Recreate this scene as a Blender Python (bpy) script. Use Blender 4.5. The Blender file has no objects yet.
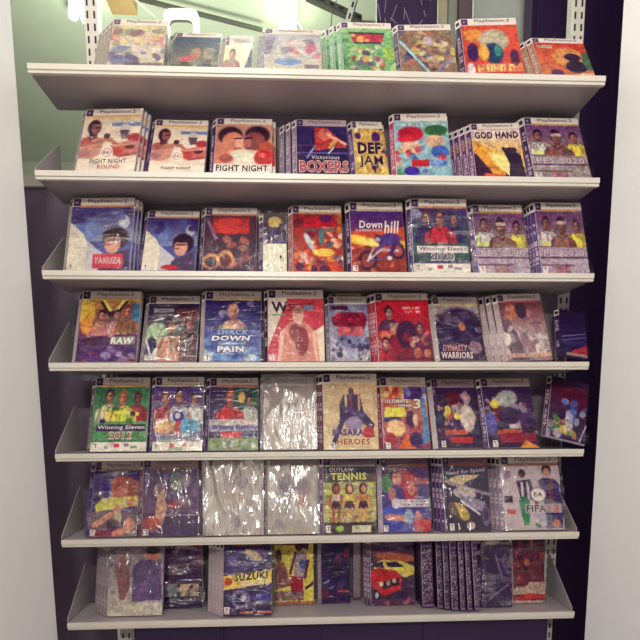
import bpy, bmesh, math, random
import numpy as np
from mathutils import Matrix, Vector, noise

C = bpy.context.scene.collection
D = bpy.data
PI = math.pi

# ------------------------------------------------------------------ camera (solved from the shelf edges)
CAM = np.array([-0.06693, -1.19542, 0.45727])
EUL = (1.43914, 0.00676, -0.04537)
F, CX, CY = 531.29, 318.55, 491.75
XL, XR, DEP = -0.5932, 0.5932, 0.137
ZS = [0.0017, 0.1963, 0.3899, 0.5857, 0.7759, 0.9725, 1.1730]
from mathutils import Euler
RM = np.array(Euler(EUL, 'XYZ').to_matrix())

def proj(P):
    q = RM.T @ (np.array(P, float) - CAM)
    return CX + F * q[0] / -q[2], CY - F * q[1] / -q[2]

def at(u, v, y):                    # point of the plane Y=y seen at a photo position
    d = RM @ np.array([(u - CX) / F, -(v - CY) / F, -1.0])
    t = (y - CAM[1]) / d[1]
    return CAM + t * d

def x_on(u, y, z):                  # X where a point at depth y and height z shows at column u
    lo, hi = -2.0, 2.0
    for _ in range(50):
        m = (lo + hi) / 2
        if proj((m, y, z))[0] < u: lo = m
        else: hi = m
    return (lo + hi) / 2

cam = D.cameras.new('camera')
cam.sensor_width = 36; cam.lens = F / 640 * 36
cam.shift_x = (320 - CX) / 640; cam.shift_y = (CY - 320) / 640
cam.clip_start = 0.02
camo = D.objects.new('camera', cam); C.objects.link(camo)
camo.location = CAM; camo.rotation_euler = EUL
bpy.context.scene.camera = camo
sc = bpy.context.scene
sc.view_settings.view_transform = 'Standard'
sc.view_settings.look = 'None'

# ------------------------------------------------------------------ colour and materials
def lin(c):
    c = np.asarray(c, float) / 255.0
    return np.where(c <= 0.04045, c / 12.92, ((c + 0.055) / 1.055) ** 2.4)

def new_mat(name):
    m = D.materials.new(name); m.use_nodes = True
    nt = m.node_tree; b = nt.nodes['Principled BSDF']
    return m, nt, b

def mat(name, rgb, rough=0.5, metal=0.0, var=0.12, scale=8.0, spec=0.4, bump=0.0):
    m, nt, b = new_mat(name)
    l = lin(rgb)
    tc = nt.nodes.new('ShaderNodeTexCoord')
    n = nt.nodes.new('ShaderNodeTexNoise'); n.inputs['Scale'].default_value = scale; n.inputs['Detail'].default_value = 5
    nt.links.new(tc.outputs['Object'], n.inputs['Vector'])
    r = nt.nodes.new('ShaderNodeValToRGB')
    r.color_ramp.elements[0].position = 0.3; r.color_ramp.elements[1].position = 0.7
    r.color_ramp.elements[0].color = (*(l * (1 - var)), 1); r.color_ramp.elements[1].color = (*np.minimum(l * (1 + var), 1), 1)
    nt.links.new(n.outputs['Fac'], r.inputs['Fac']); nt.links.new(r.outputs['Color'], b.inputs['Base Color'])
    b.inputs['Roughness'].default_value = rough; b.inputs['Metallic'].default_value = metal
    b.inputs['Specular IOR Level'].default_value = spec
    if bump:
        bp = nt.nodes.new('ShaderNodeBump'); bp.inputs['Strength'].default_value = bump; bp.inputs['Distance'].default_value = 0.01
        nt.links.new(n.outputs['Fac'], bp.inputs['Height']); nt.links.new(bp.outputs['Normal'], b.inputs['Normal'])
    return m

def emit(name, rgb, s):
    m, nt, b = new_mat(name)
    b.inputs['Base Color'].default_value = (*lin(rgb), 1)
    b.inputs['Emission Color'].default_value = (*lin(rgb), 1); b.inputs['Emission Strength'].default_value = s
    return m

def print_mat():
    m, nt, b = new_mat('printed_paper')
    a = nt.nodes.new('ShaderNodeVertexColor'); a.layer_name = 'ink'
    nt.links.new(a.outputs['Color'], b.inputs['Base Color'])
    b.inputs['Roughness'].default_value = 0.45; b.inputs['Specular IOR Level'].default_value = 0.25
    return m

def sleeve_mat(name, fac, rough, bump, haze, scale=(9, 9, 30), tint=(238, 234, 226)):
    ridged = scale[2] < 8
    """clear plastic film: mostly transparent, with glossy creases"""
    m, nt, b = new_mat(name)
    N = nt.nodes; L = nt.links
    N.remove(b); out = N['Material Output']
    tc = N.new('ShaderNodeTexCoord'); oi = N.new('ShaderNodeObjectInfo')
    add = N.new('ShaderNodeVectorMath'); add.operation = 'ADD'
    sclr = N.new('ShaderNodeVectorMath'); sclr.operation = 'SCALE'; sclr.inputs['Scale'].default_value = 7.0
    cb = N.new('ShaderNodeCombineXYZ')
    for k in range(3): L.new(oi.outputs['Random'], cb.inputs[k])
    L.new(cb.outputs[0], sclr.inputs[0])
    L.new(tc.outputs['Object'], add.inputs[0]); L.new(sclr.outputs[0], add.inputs[1])
    mp = N.new('ShaderNodeMapping'); mp.inputs['Rotation'].default_value = (0, 0.6, 0); mp.inputs['Scale'].default_value = scale
    L.new(add.outputs[0], mp.inputs['Vector'])
    n = N.new('ShaderNodeTexNoise'); n.inputs['Scale'].default_value = 3.0; n.inputs['Detail'].default_value = 3.0
    n.inputs['Distortion'].default_value = 0.7; n.noise_type = 'RIDGED_MULTIFRACTAL' if ridged else 'FBM'; n.normalize = True
    L.new(mp.outputs[0], n.inputs['Vector'])
    bp = N.new('ShaderNodeBump'); bp.inputs['Strength'].default_value = bump; bp.inputs['Distance'].default_value = 0.022 if fac > .5 else 0.012
    n2 = N.new('ShaderNodeTexNoise'); n2.inputs['Scale'].default_value = 34.0; n2.inputs['Detail'].default_value = 2.0; n2.inputs['Distortion'].default_value = .6
    mp2 = N.new('ShaderNodeMapping'); mp2.inputs['Rotation'].default_value = (0, -0.7, 0); mp2.inputs['Scale'].default_value = (1.6, 1.6, .5)
    L.new(add.outputs[0], mp2.inputs['Vector']); L.new(mp2.outputs[0], n2.inputs['Vector'])
    ma = N.new('ShaderNodeMath'); ma.operation = 'MULTIPLY_ADD'; ma.inputs[1].default_value = 0.45
    L.new(n2.outputs['Fac'], ma.inputs[0]); L.new(n.outputs['Fac'], ma.inputs[2]); L.new(ma.outputs[0], bp.inputs['Height'])
    gl = N.new('ShaderNodeBsdfGlossy'); gl.inputs['Roughness'].default_value = rough
    gl.inputs['Color'].default_value = (*lin(tint), 1)
    L.new(bp.outputs['Normal'], gl.inputs['Normal'])
    tr = N.new('ShaderNodeBsdfTransparent'); tr.inputs['Color'].default_value = (0.97, 0.97, 0.97, 1)
    df = N.new('ShaderNodeBsdfDiffuse'); df.inputs['Color'].default_value = (*lin((205, 200, 195)), 1)
    L.new(bp.outputs['Normal'], df.inputs['Normal'])
    m1 = N.new('ShaderNodeMixShader')
    # creases of the noise catch more of the light than the flat film
    rp = N.new('ShaderNodeMapRange'); rp.inputs['From Min'].default_value = 0.45; rp.inputs['From Max'].default_value = 0.75
    rp.inputs['To Min'].default_value = fac * (0.6 if fac > .25 else 0.12); rp.inputs['To Max'].default_value = min(1, fac * 2.4)
    L.new(n.outputs['Fac'], rp.inputs['Value'])
    L.new(rp.outputs[0], m1.inputs[0]); L.new(tr.outputs[0], m1.inputs[1]); L.new(gl.outputs[0], m1.inputs[2])
    m2 = N.new('ShaderNodeMixShader'); m2.inputs[0].default_value = haze
    L.new(m1.outputs[0], m2.inputs[1]); L.new(df.outputs[0], m2.inputs[2])
    L.new(m2.outputs[0], out.inputs['Surface'])
    return m

M = dict(
    enamel=mat('cream_enamel', (206, 198, 184), 0.35, var=0.05, spec=0.5),
    deck=mat('grey_enamel', (158, 147, 149), 0.3, var=0.07, scale=5, spec=0.5),
    back=mat('grey_back_panel', (112, 98, 110), 0.5, var=0.08, scale=4),
    slot=mat('slot_black', (40, 30, 44), 0.8),
    wall=mat('white_paint', (250, 249, 246), 0.8, var=0.01, scale=3),
    floor=mat('grey_floor', (214, 206, 208), 0.6),
    ceil=mat('pale_green_ceiling', (214, 224, 198), 0.8, var=0.05, scale=2),
    far=mat('far_wall_paint', (206, 214, 192), 0.8, var=0.05, scale=2),
    black=mat('dark_metal', (92, 92, 84), 0.6),
    violet=mat('dark_violet_laminate', (44, 20, 62), 0.55, var=0.1, scale=6),
    board=mat('dark_board', (52, 32, 66), 0.5, var=0.2, scale=20),
    chalk=mat('chalk_marks', (150, 140, 155), 0.8),
    tan=mat('tan_wood', (168, 158, 132), 0.6, var=0.1), tan2=mat('grey_wood', (142, 146, 132), 0.6), brown=mat('brown_post', (100, 80, 84), 0.6),
    pale=mat('pale_panel', (188, 194, 182), 0.6, var=0.04),
    white=mat('white_plastic', (236, 240, 222), 0.35, var=0.02),
    blue=mat('blue_grey_plastic', (118, 122, 150), 0.5),
    case=mat('case_plastic', (176, 166, 176), 0.3, var=0.25, scale=60),
    darkcase=mat('dark_case_plastic', (60, 40, 72), 0.3, var=0.25, scale=60),
    lamp=emit('fluorescent_tube', (240, 255, 226), 9.0),
    orange=mat('orange_brown_plastic', (196, 164, 110), 0.5),
    print=print_mat(),
    clear=sleeve_mat('clear_film', 0.035, 0.16, 0.35, 0.0),
    shiny=sleeve_mat('shiny_film', 0.12, 0.11, 0.9, 0.006, (6, 6, 18)),
    streak=sleeve_mat('creased_film', 0.22, 0.10, 1.0, 0.03, (10, 10, 3.2)),
    foil=sleeve_mat('crumpled_film', 0.66, 0.13, 1.0, 0.22, (8, 8, 3.2)),
    milky=sleeve_mat('milky_film', 0.30, 0.14, 1.0, 0.26, (6, 6, 3.5)),
)

# ------------------------------------------------------------------ mesh helpers
def obj(name, bm, m, parent=None, smooth=False):
    me = D.meshes.new(name); bm.normal_update(); bm.to_mesh(me); bm.free()
    for k in (m if isinstance(m, list) else [m]): me.materials.append(k)
    if smooth:
        for p in me.polygons: p.use_smooth = True
    o = D.objects.new(name, me); C.objects.link(o)
    if parent: o.parent = parent
    return o

def box(bm, x0, x1, y0, y1, z0, z1, bevel=0.0, mi=0):
    r = bmesh.ops.create_cube(bm, size=1.0)
    vs = r['verts']
    for v in vs:
        v.co = Vector(((x0 + x1) / 2 + v.co.x * (x1 - x0), (y0 + y1) / 2 + v.co.y * (y1 - y0), (z0 + z1) / 2 + v.co.z * (z1 - z0)))
    fs = set(f for v in vs for f in v.link_faces)
    for f in fs: f.material_index = mi
    if bevel:
        es = list(set(e for v in vs for e in v.link_edges))
        bmesh.ops.bevel(bm, geom=es, offset=bevel, segments=2, affect='EDGES', profile=0.7)

def tube(bm, pts, r, seg=8):
    pts = [Vector(p) for p in pts]; rings = []
    for i, p in enumerate(pts):
        t = (pts[min(i + 1, len(pts) - 1)] - pts[max(i - 1, 0)]).normalized()
        a = t.orthogonal().normalized(); b = t.cross(a)
        if rings:
            pa = rings[-1][1]; a = (pa - t * pa.dot(t)).normalized(); b = t.cross(a)
        rings.append(([bm.verts.new(p + (a * math.cos(2 * PI * k / seg) + b * math.sin(2 * PI * k / seg)) * r) for k in range(seg)], a))
    for (v0, _), (v1, _) in zip(rings, rings[1:]):
        for k in range(seg): bm.faces.new((v0[k], v0[(k + 1) % seg], v1[(k + 1) % seg], v1[k]))
    bm.faces.new(rings[0][0][::-1]); bm.faces.new(rings[-1][0])

def prism(bm, pts, off, mi=0):
    """extrude the polygon pts by the vector off"""
    a = [bm.verts.new(p) for p in pts]; b = [bm.verts.new(Vector(p) + Vector(off)) for p in pts]
    fs = [bm.faces.new(a), bm.faces.new(b[::-1])]
    n = len(pts)
    for i in range(n): fs.append(bm.faces.new((a[i], b[i], b[(i + 1) % n], a[(i + 1) % n])))
    for f in fs: f.material_index = mi
    bmesh.ops.recalc_face_normals(bm, faces=fs)

def tag(o, label=None, cat=None, group=None, kind=None):
    if label: o['label'] = label
    if cat: o['category'] = cat
    if group: o['group'] = group
    if kind: o['kind'] = kind
    return o

def empty(name, loc=(0, 0, 0)):
    o = D.objects.new(name, None); C.objects.link(o); o.location = loc; o.empty_display_size = 0.05
    return o

# ------------------------------------------------------------------ the setting
FZ, CZ = -0.45, 2.15
def struct(name, m, *boxes):
    bm = bmesh.new()
    for b in boxes: box(bm, *b)
    return tag(obj(name, bm, m), kind='structure')
struct('floor', M['floor'], (-2.6, 2.6, -2.6, 2.7, FZ - 0.05, FZ))
struct('ceiling', M['ceil'], (-2.6, 2.6, 0.30, 2.7, CZ, CZ + 0.05))
struct('wall_back', M['far'], (-2.6, 2.6, 2.6, 2.7, FZ, CZ))
struct('wall_left', M['wall'], (-0.74, -0.618, -2.2, 0.0, FZ, CZ))
struct('wall_right', M['wall'], (0.627, 0.74, -2.2, 0.0, FZ, CZ))

# ------------------------------------------------------------------ the shelving unit
unit = empty('shelving_unit', (0, 0.08, FZ))
tag(unit, 'cream metal display shelving unit with seven narrow shelves full of games', 'shelving')
UL, UR = -0.508, 0.602
def upart(name, bm, m, parent=None):
    o = obj(name, bm, m); o.parent = parent or unit
    if not parent: o.matrix_parent_inverse = Matrix.Translation(unit.location).inverted()
    return o
for k, z in enumerate(ZS):
    bm = bmesh.new(); box(bm, XL, XR + 0.004, 0.004, DEP, z - 0.013, z, 0.0008)
    s = upart('shelf', bm, M['deck'])
    bm = bmesh.new(); box(bm, XL, XR + 0.004, -0.003, 0.0035, z - 0.0105, z + 0.0004, 0.0012)
    box(bm, XL, XR + 0.004, -0.0005, 0.008, z - 0.0165, z - 0.0105, 0.001)
    l = upart('front_lip', bm, M['enamel'], s)
for x in (UL, UR):
    bm = bmesh.new(); box(bm, x - 0.015, x + 0.015, DEP + 0.002, DEP + 0.028, FZ, 1.75, 0.0015)
    u = upart('upright', bm, M['enamel'])
    bm = bmesh.new(); z = FZ + 0.1
    while z < 1.74:
        for dx in (-0.0075, 0.0075): box(bm, x + dx - 0.0018, x + dx + 0.0018, DEP + 0.0006, DEP + 0.004, z, z + 0.014)
        z += 0.0254
    upart('slot', bm, M['slot'], u)
    bm = bmesh.new(); box(bm, x - 0.018, x + 0.018, -0.02, DEP + 0.05, FZ, FZ + 0.05, 0.004); upart('foot', bm, M['enamel'])
bm = bmesh.new(); box(bm, UL + 0.0155, UR - 0.0155, DEP + 0.0006, DEP + 0.006, -0.05, ZS[6] - 0.004)
upart('back_panel', bm, M['back'])
for k, z in enumerate(ZS[:6]):
    for sx, x in ((-1, XL), (1, XR)):
        h = 0.108 if k < 2 or sx < 0 else 0.07
        yf = 0.004 if k < 2 or sx < 0 else 0.10
        bm = bmesh.new()
        prism(bm, [(x, yf, z + 0.001), (x, DEP - 0.001, z + 0.001), (x, DEP - 0.001, z + h), (x, DEP - 0.012, z + h), (x, yf, z + 0.008)], (0.0018 * sx, 0, 0))
        upart('side_bracket', bm, M['deck'])

# ------------------------------------------------------------------ cover printing
PW, PH = 70, 98
YY, XX = np.mgrid[0:PH, 0:PW]
XN = (XX + 0.5) / PW; YN = (YY + 0.5) / PH
WHITE = (250, 246, 246)
def grade(c):
    c = np.asarray(c, float)
    c = 255 * (np.clip(c, 0, 255) / 255) ** 1.13
    g = c.mean(-1, keepdims=True); c = g + (c - g) * 0.85
    return np.clip((c * np.array([0.93, 0.89, 0.84]) - 12) * 1.03 + np.array([20, 4, 26]) * (1 - c / 255), 0, 255)

_tx = {}
def text_mesh(s, bold=0.0):
    k = (s, bold)
    if k not in _tx:
        cu = D.curves.new('t', 'FONT'); cu.body = s; cu.resolution_u = 2; cu.offset = bold * .7; cu.space_character = 1.1
        o = D.objects.new('t', cu); C.objects.link(o)
        dg = bpy.context.evaluated_depsgraph_get(); dg.update()
        me = o.evaluated_get(dg).to_mesh()
        v = np.array([tuple(p.co)[:2] for p in me.vertices]); f = [tuple(p.vertices) for p in me.polygons]
        o.evaluated_get(dg).to_mesh_clear()
        D.objects.remove(o); D.curves.remove(cu)
        mn, mx = v.min(0), v.max(0)
        _tx[k] = ((v - mn) / (mx - mn), f)
    return _tx[k]

class Art:
    def __init__(s, bg=(40, 30, 60), seed=0):
        s.a = np.zeros((PH, PW, 3)); s.a[:] = bg; s.t = []; s.r = random.Random(seed)
        s.soft = 1; s.grain = 1.0
    def calm(s, g=.45):
        s.grain = g; return s
    def put(s, m, c, k=1.0):
        m = np.clip(m, 0, 1)[..., None] * k
        s.a = s.a * (1 - m) + np.array(c, float) * m; return s
    def grad(s, c0, c1, y0=0, y1=1, vert=True):
        q = YN if vert else XN
        t = np.clip((q - y0) / (y1 - y0), 0, 1)[..., None]
        m = ((YN >= y0) & (YN <= y1) if vert else np.ones_like(q, bool))[..., None]
        s.a = np.where(m, np.array(c0) * (1 - t) + np.array(c1) * t, s.a); return s
    def rect(s, x0, y0, x1, y1, c, k=1.0):
        return s.put((XN >= x0) & (XN <= x1) & (YN >= y0) & (YN <= y1), c, k)
    def ell(s, cx, cy, rx, ry, c, rot=0.0, k=1.0, soft=0.12):
        a = math.radians(rot); dx = (XN - cx); dy = (YN - cy) * 1.4
        ex = dx * math.cos(a) + dy * math.sin(a); ey = -dx * math.sin(a) + dy * math.cos(a)
        d = np.sqrt((ex / rx) ** 2 + (ey / (ry * 1.4)) ** 2)
        return s.put((1 + soft - d) / (2 * soft), c, k)
    def poly(s, pts, c, k=1.0):
        ins = np.zeros_like(XN, bool); n = len(pts)
        for i in range(n):
            (x0, y0), (x1, y1) = pts[i], pts[(i + 1) % n]
            if y0 == y1: continue
            cond = ((y0 > YN) != (y1 > YN)) & (XN < (x1 - x0) * (YN - y0) / (y1 - y0) + x0)
            ins ^= cond
        return s.put(ins, c, k)
    def line(s, x0, y0, x1, y1, w, c, k=1.0):
        dx, dy = x1 - x0, y1 - y0; L2 = dx * dx + dy * dy
        t = np.clip(((XN - x0) * dx + (YN - y0) * dy) / L2, 0, 1)
        d = np.hypot(XN - x0 - t * dx, (YN - y0 - t * dy) * 1.4)
        return s.put((w - d) / 0.012 + 0.5, c, k)
    def blobs(s, n, cols, x0=0, y0=0.13, x1=1, y1=1, r0=0.03, r1=0.12, k=0.9):
        for _ in range(n):
            s.ell(s.r.uniform(x0, x1), s.r.uniform(y0, y1), s.r.uniform(r0, r1), s.r.uniform(r0, r1) * 0.8, s.r.choice(cols), s.r.uniform(0, 180), k * s.r.uniform(0.6, 1))
        return s
    def man(s, cx, top, h, skin=(196, 150, 124), hair=(44, 30, 34), shirt=(180, 40, 50), arms=None, bottom=None, wide=1.0):
        """head and shoulders; h = height of the head"""
        w = h * 1.0 * wide; b = bottom or top + h * 3.2
        s.poly([(cx - w * 1.25, b), (cx - w * 1.15, top + h * 1.55), (cx - w * .45, top + h * 1.15), (cx + w * .45, top + h * 1.15), (cx + w * 1.15, top + h * 1.55), (cx + w * 1.25, b)], shirt)
        if arms:
            s.line(cx - w * 1.1, top + h * 1.7, cx - w * 1.2, b, w * .26, arms); s.line(cx + w * 1.1, top + h * 1.7, cx + w * 1.2, b, w * .26, arms)
        for q in range(4):
            x = cx + w * s.r.uniform(-1, 1); s.line(x, top + h * 1.5, x + w * s.r.uniform(-.3, .3), min(b, top + h * 2.6), w * .07, [z * s.r.choice((.62, .75, 1.18)) for z in np.minimum(shirt, 215)], .7)
        s.line(cx - w * .8, top + h * 1.3, cx - w * 1.15, min(b, top + h * 2.4), w * .08, [z * .5 for z in shirt], .6)
        s.poly([(cx + w * .35, top + h * 1.2), (cx + w * 1.2, top + h * 1.6), (cx + w * 1.25, b), (cx + w * .6, b)], [z * .6 for z in shirt], .45)
        s.line(cx - w * .4, top + h * 1.18, cx, top + h * 1.42, w * .06, [z * .45 for z in shirt], .8); s.line(cx + w * .4, top + h * 1.18, cx, top + h * 1.42, w * .06, [z * .45 for z in shirt], .8)
        s.rect(cx - w * .22, top + h * .8, cx + w * .22, top + h * 1.22, [q * .72 for q in skin])
        s.ell(cx, top + h * .5, w * .44, h * .54, hair)
        s.ell(cx + w * .02, top + h * .64, w * .35, h * .40, skin)
        s.ell(cx + w * .22, top + h * .68, w * .16, h * .36, [q * .62 for q in skin], 0, .7, .5)
        s.ell(cx - w * .02, top + h * .98, w * .26, h * .10, [q * .6 for q in skin], 0, .5, .4)
        s.rect(cx - w * .26, top + h * .50, cx + w * .29, top + h * .56, [q * .34 for q in skin], .75)
        s.rect(cx - w * .03, top + h * .58, cx + w * .05, top + h * .76, [q * .75 for q in skin], .8)
        s.rect(cx - w * .12, top + h * .83, cx + w * .16, top + h * .87, [q * .36 for q in skin], .8)
        return s
    def text(s, t, x0, y0, x1, y1, c, shear=0.0, bold=0.012, out=None, rise=0.0):
        s.t.append((t, x0, y0, x1, y1, c, shear, bold, out, rise)); return s
    def head(s, strip=None, tc=(92, 78, 100), ps=(56, 30, 84), bg=WHITE, h=0.118):
        s.rect(0, 0, 1, h, bg)
        if strip: s.rect(0.12, h - 0.02, 1, h + 0.012, strip, .9)
        s.rect(0.015, 0.008, 0.135, h - 0.008, ps)
        s.ell(0.075, h * .5, 0.032, 0.022, (190, 180, 205), 20)
        s.ell(0.085, h * .5, 0.012, 0.012, ps)
        s.text('PlayStation.2', 0.25, 0.018, 0.88, h - 0.032, [q * .72 for q in tc], 0, 0.018)
        return s
    def scrib(s, x0, y0, x1, y1, c, k=.9):
        """lettering too small to read: a row of short strokes"""
        x = x0; wd = (y1 - y0) * .8
        while x < x1 - wd:
            s.rect(x, y0, x + wd * .3, y1, c, k)
            q = s.r.choice((0, .4, .8)); s.rect(x, y0 + (y1 - y0) * q, x + wd, y0 + (y1 - y0) * min(1, q + .28), c, k)
            if s.r.random() < .5: s.rect(x + wd * .75, y0, x + wd, y1, c, k)
            x += wd * s.r.choice((1.25, 1.25, 1.25, 1.8))
        return s
    def rating(s, x=0.015, y=0.905, c=(30, 22, 34)):
        s.rect(x, y, x + 0.105, y + 0.085, (225, 220, 222)); s.text('T', x + 0.03, y + 0.015, x + 0.085, y + 0.07, c, -0.2, 0.02); return s
    def finish(s, wash=0.0):
        a = s.a.copy()
        for _ in range(s.soft):
            p = np.pad(a, ((1, 1), (1, 1), (0, 0)), 'edge')
            a = (p[1:-1, 1:-1] * 12 + p[:-2, 1:-1] + p[2:, 1:-1] + p[1:-1, :-2] + p[1:-1, 2:]) / 16
        rs = np.random.RandomState(s.r.randint(0, 9999))
        def cloud(n):
            g = rs.normal(0, 1, (int(n * 1.4) + 2, n + 2)); yy = np.linspace(0, g.shape[0] - 1.001, PH); xx = np.linspace(0, n + .999, PW)
            y0, x0 = yy.astype(int), xx.astype(int); fy, fx = (yy - y0)[:, None], (xx - x0)[None]
            return (g[y0][:, x0] * (1 - fy) * (1 - fx) + g[y0 + 1][:, x0] * fy * (1 - fx) + g[y0][:, x0 + 1] * (1 - fy) * fx + g[y0 + 1][:, x0 + 1] * fy * fx)[..., None]
        lum = a.mean(2, keepdims=True) / 255
        body = np.clip((YN - .10) / .03, 0, 1)[..., None] * s.grain * (.35 + .65 * np.sin(np.clip(lum, 0, 1) * PI))
        a = a * (1 + body * (cloud(9) * .05 + cloud(20) * .085 + cloud(34) * .085)) + body * np.concatenate([cloud(16) * 7, cloud(16) * 5, cloud(16) * 8], 2)
        mid = a.mean(2, keepdims=True)
        a = np.where(YN[..., None] > .12, mid + (a - mid) * 1.08, a)
        a = np.where(YN[..., None] > .12, 120 + (a - 120) * 1.14, a)
        a = a + rs.normal(0, 5, (PH, PW, 1)) + rs.normal(0, 3, (PH, PW, 3))
        a = a * (1 - wash) + np.array([226, 230, 210]) * wash  # haze of the ceiling tube mixed into the ink as a pale veil
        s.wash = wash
        return lin(grade(np.clip(a, 0, 255)))

def raster_mesh(name, img, w, h, texts=(), wash=0.0, front=-0.0):
    """a printed sheet: one face per dot of ink, lettering laid on as polygons; local X across, Z up, facing -Y"""
    ph, pw = img.shape[:2]
    xs = np.linspace(-w / 2, w / 2, pw + 1); zs = np.linspace(h, 0, ph + 1)
    gx, gz = np.meshgrid(xs, zs)
    V = [np.stack([gx.ravel(), np.zeros(gx.size), gz.ravel()], 1)]
    i = np.arange(ph * pw); r, c = i // pw, i % pw
    a = r * (pw + 1) + c
    Q = np.stack([a, a + pw + 1, a + pw + 2, a + 1], 1)
    loops = [Q.ravel()]; sizes = [np.full(len(Q), 4)]; cols = [np.repeat(img.reshape(-1, 3), 4, 0)]
    base = len(V[0]); lay = 0
    for (t, x0, y0, x1, y1, col, shear, bold, out, rise) in texts:
        lay += 1
        for (cc, bd, dy) in ([(out, bold + 0.045, -0.00022)] if out is not None else []) + [(col, bold, -0.0004)]:
            v, f = text_mesh(t, bd)
            e = 0.012 if (out is not None and bd != bold) else 0.0
            X0, X1, Y0, Y1 = x0 - e, x1 + e, y0 - e, y1 + e
            px = X0 + v[:, 0] * (X1 - X0) + shear * (v[:, 1] - .5) * (Y1 - Y0)
            py = Y1 - v[:, 1] * (Y1 - Y0) - rise * (v[:, 0] - .5)
            P = np.stack([(px - .5) * w, np.full(len(v), dy - lay * 1e-6), (1 - py) * h], 1)
            V.append(P)
            fl = np.concatenate([np.array(q) for q in f]) + base
            loops.append(fl); sizes.append(np.array([len(q) for q in f]))
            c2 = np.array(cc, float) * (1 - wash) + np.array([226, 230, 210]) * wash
            cols.append(np.tile(lin(grade(c2)), (len(fl), 1)))
            base += len(v)
    V = np.concatenate(V); loops = np.concatenate(loops).astype(np.int32); sizes = np.concatenate(sizes).astype(np.int32); cols = np.concatenate(cols)
    me = D.meshes.new(name)
    me.vertices.add(len(V)); me.vertices.foreach_set('co', V.astype(np.float32).ravel())
    me.loops.add(len(loops)); me.loops.foreach_set('vertex_index', loops)
    me.polygons.add(len(sizes)); me.polygons.foreach_set('loop_start', np.concatenate([[0], np.cumsum(sizes)[:-1]]).astype(np.int32))
    me.update(calc_edges=True)
    at_ = me.color_attributes.new('ink', 'FLOAT_COLOR', 'CORNER')
    at_.data.foreach_set('color', np.concatenate([cols, np.ones((len(cols), 1))], 1).astype(np.float32).ravel())
    me.materials.append(M['print'])
    me.validate()
    return me

def spine_image(col, seed=0, ink=(215, 205, 220), headcol=WHITE):
    r = random.Random(seed); a = np.zeros((60, 6, 3)); a[:] = col
    a[:8] = headcol; a[2:6, 1:5] = (52, 28, 78)
    y = 14
    while y < 54:
        n = r.choice([2, 3, 4])
        if r.random() < .75: a[y:y + n, 1 + r.randint(0, 1):4 + r.randint(0, 1)] = np.array(ink) * .75 + np.array(col) * .25
        y += n + 1
    a[:, 0] = a[:, 0] * .6 + 90
    return lin(grade(a))

# ------------------------------------------------------------------ one game: case > cover, spine, plastic sleeve
SW, ST = 0.0095, 0.0075      # width of the slanted spine and thickness
def sleeve_mesh(w, h, kind, seed):
    amp = dict(clear=0.0006, shiny=0.0010, streak=0.0018, foil=0.0055, milky=0.0035)[kind]
    nx, nz = 16, 22
    bm = bmesh.new(); g = []
    for j in range(nz + 1):
        row = []
        for i in range(nx + 1):
            x = -w / 2 - SW * .7 + (w + SW * .7 + 0.006) * i / nx; z = -0.0 + (h + 0.004) * j / nz
            fr = .62 if kind in ('foil', 'milky') else 1.0
            q = Vector(((x * 22 + z * 9) * fr + seed * 3.1, (z * 14 - x * 10) * fr, seed * 1.7))
            d = (noise.noise(q) + 0.5 * noise.noise(q * 2.3)) * amp
            y = -0.0022 - amp * 1.1 + d
            if x < -w / 2: y += (-w / 2 - x) * 0.75
            row.append(bm.verts.new((x, y, max(z, 0.0005))))
        g.append(row)
    for j in range(nz):
        for i in range(nx): bm.faces.new((g[j][i], g[j][i + 1], g[j + 1][i + 1], g[j + 1][i]))
    me = D.meshes.new('plastic_sleeve'); bm.normal_update(); bm.to_mesh(me); bm.free()
    for p in me.polygons: p.use_smooth = True
    me.materials.append(M[kind]); return me

def case_mesh(w, h, m):
    bm = bmesh.new()
    prism(bm, [(-w / 2, 0, 0), (w / 2, 0, 0), (w / 2, ST, 0), (-w / 2 - SW, ST, 0)], (0, 0, h))
    bmesh.ops.bevel(bm, geom=list(bm.edges), offset=0.0006, segments=1, affect='EDGES')
    me = D.meshes.new('game_case'); bm.normal_update(); bm.to_mesh(me); bm.free(); me.materials.append(m); return me

def set_m(o, loc, lean, yaw, roll):
    o.matrix_world = Matrix.Translation(loc) @ Matrix.Rotation(yaw, 4, 'Z') @ Matrix.Rotation(-lean, 4, 'X') @ Matrix.Rotation(roll, 4, 'Y')

def build_case(w, h, art, wash, spine, sleeve, seed, dark=False):
    root = D.objects.new('game_case', case_mesh(w, h, M['darkcase' if dark else 'case'])); C.objects.link(root)
    img = art.finish(wash)
    cv = D.objects.new('cover', raster_mesh('cover', img, w - 0.001, h - 0.001, art.t, wash)); C.objects.link(cv)
    cv.parent = root; cv.location = (0, -0.0006, 0.0005)
    L = math.hypot(SW, ST)
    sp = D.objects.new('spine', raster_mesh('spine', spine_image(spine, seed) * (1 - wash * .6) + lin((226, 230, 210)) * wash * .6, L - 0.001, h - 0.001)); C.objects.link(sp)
    sp.parent = root
    ang = math.atan2(ST, SW)
    n = Vector((-math.sin(ang), -math.cos(ang), 0))
    mid = Vector((-w / 2 - SW / 2, ST / 2, 0.0005)) + n * 0.0006
    sp.location = mid; sp.rotation_euler = (0, 0, -ang)
    sl = D.objects.new('plastic_sleeve', sleeve_mesh(w, h, sleeve, seed)); C.objects.link(sl); sl.parent = root
    return root

def dup(root, parts=('cover', 'spine')):
    r = root.copy(); C.objects.link(r)
    for k in list(r.keys()):
        if k in ('label', 'category', 'group'): del r[k]
    for ch in list(root.children):
        if ch.name.split('.')[0] in parts:
            c = ch.copy(); C.objects.link(c); c.parent = r
    return r

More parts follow.
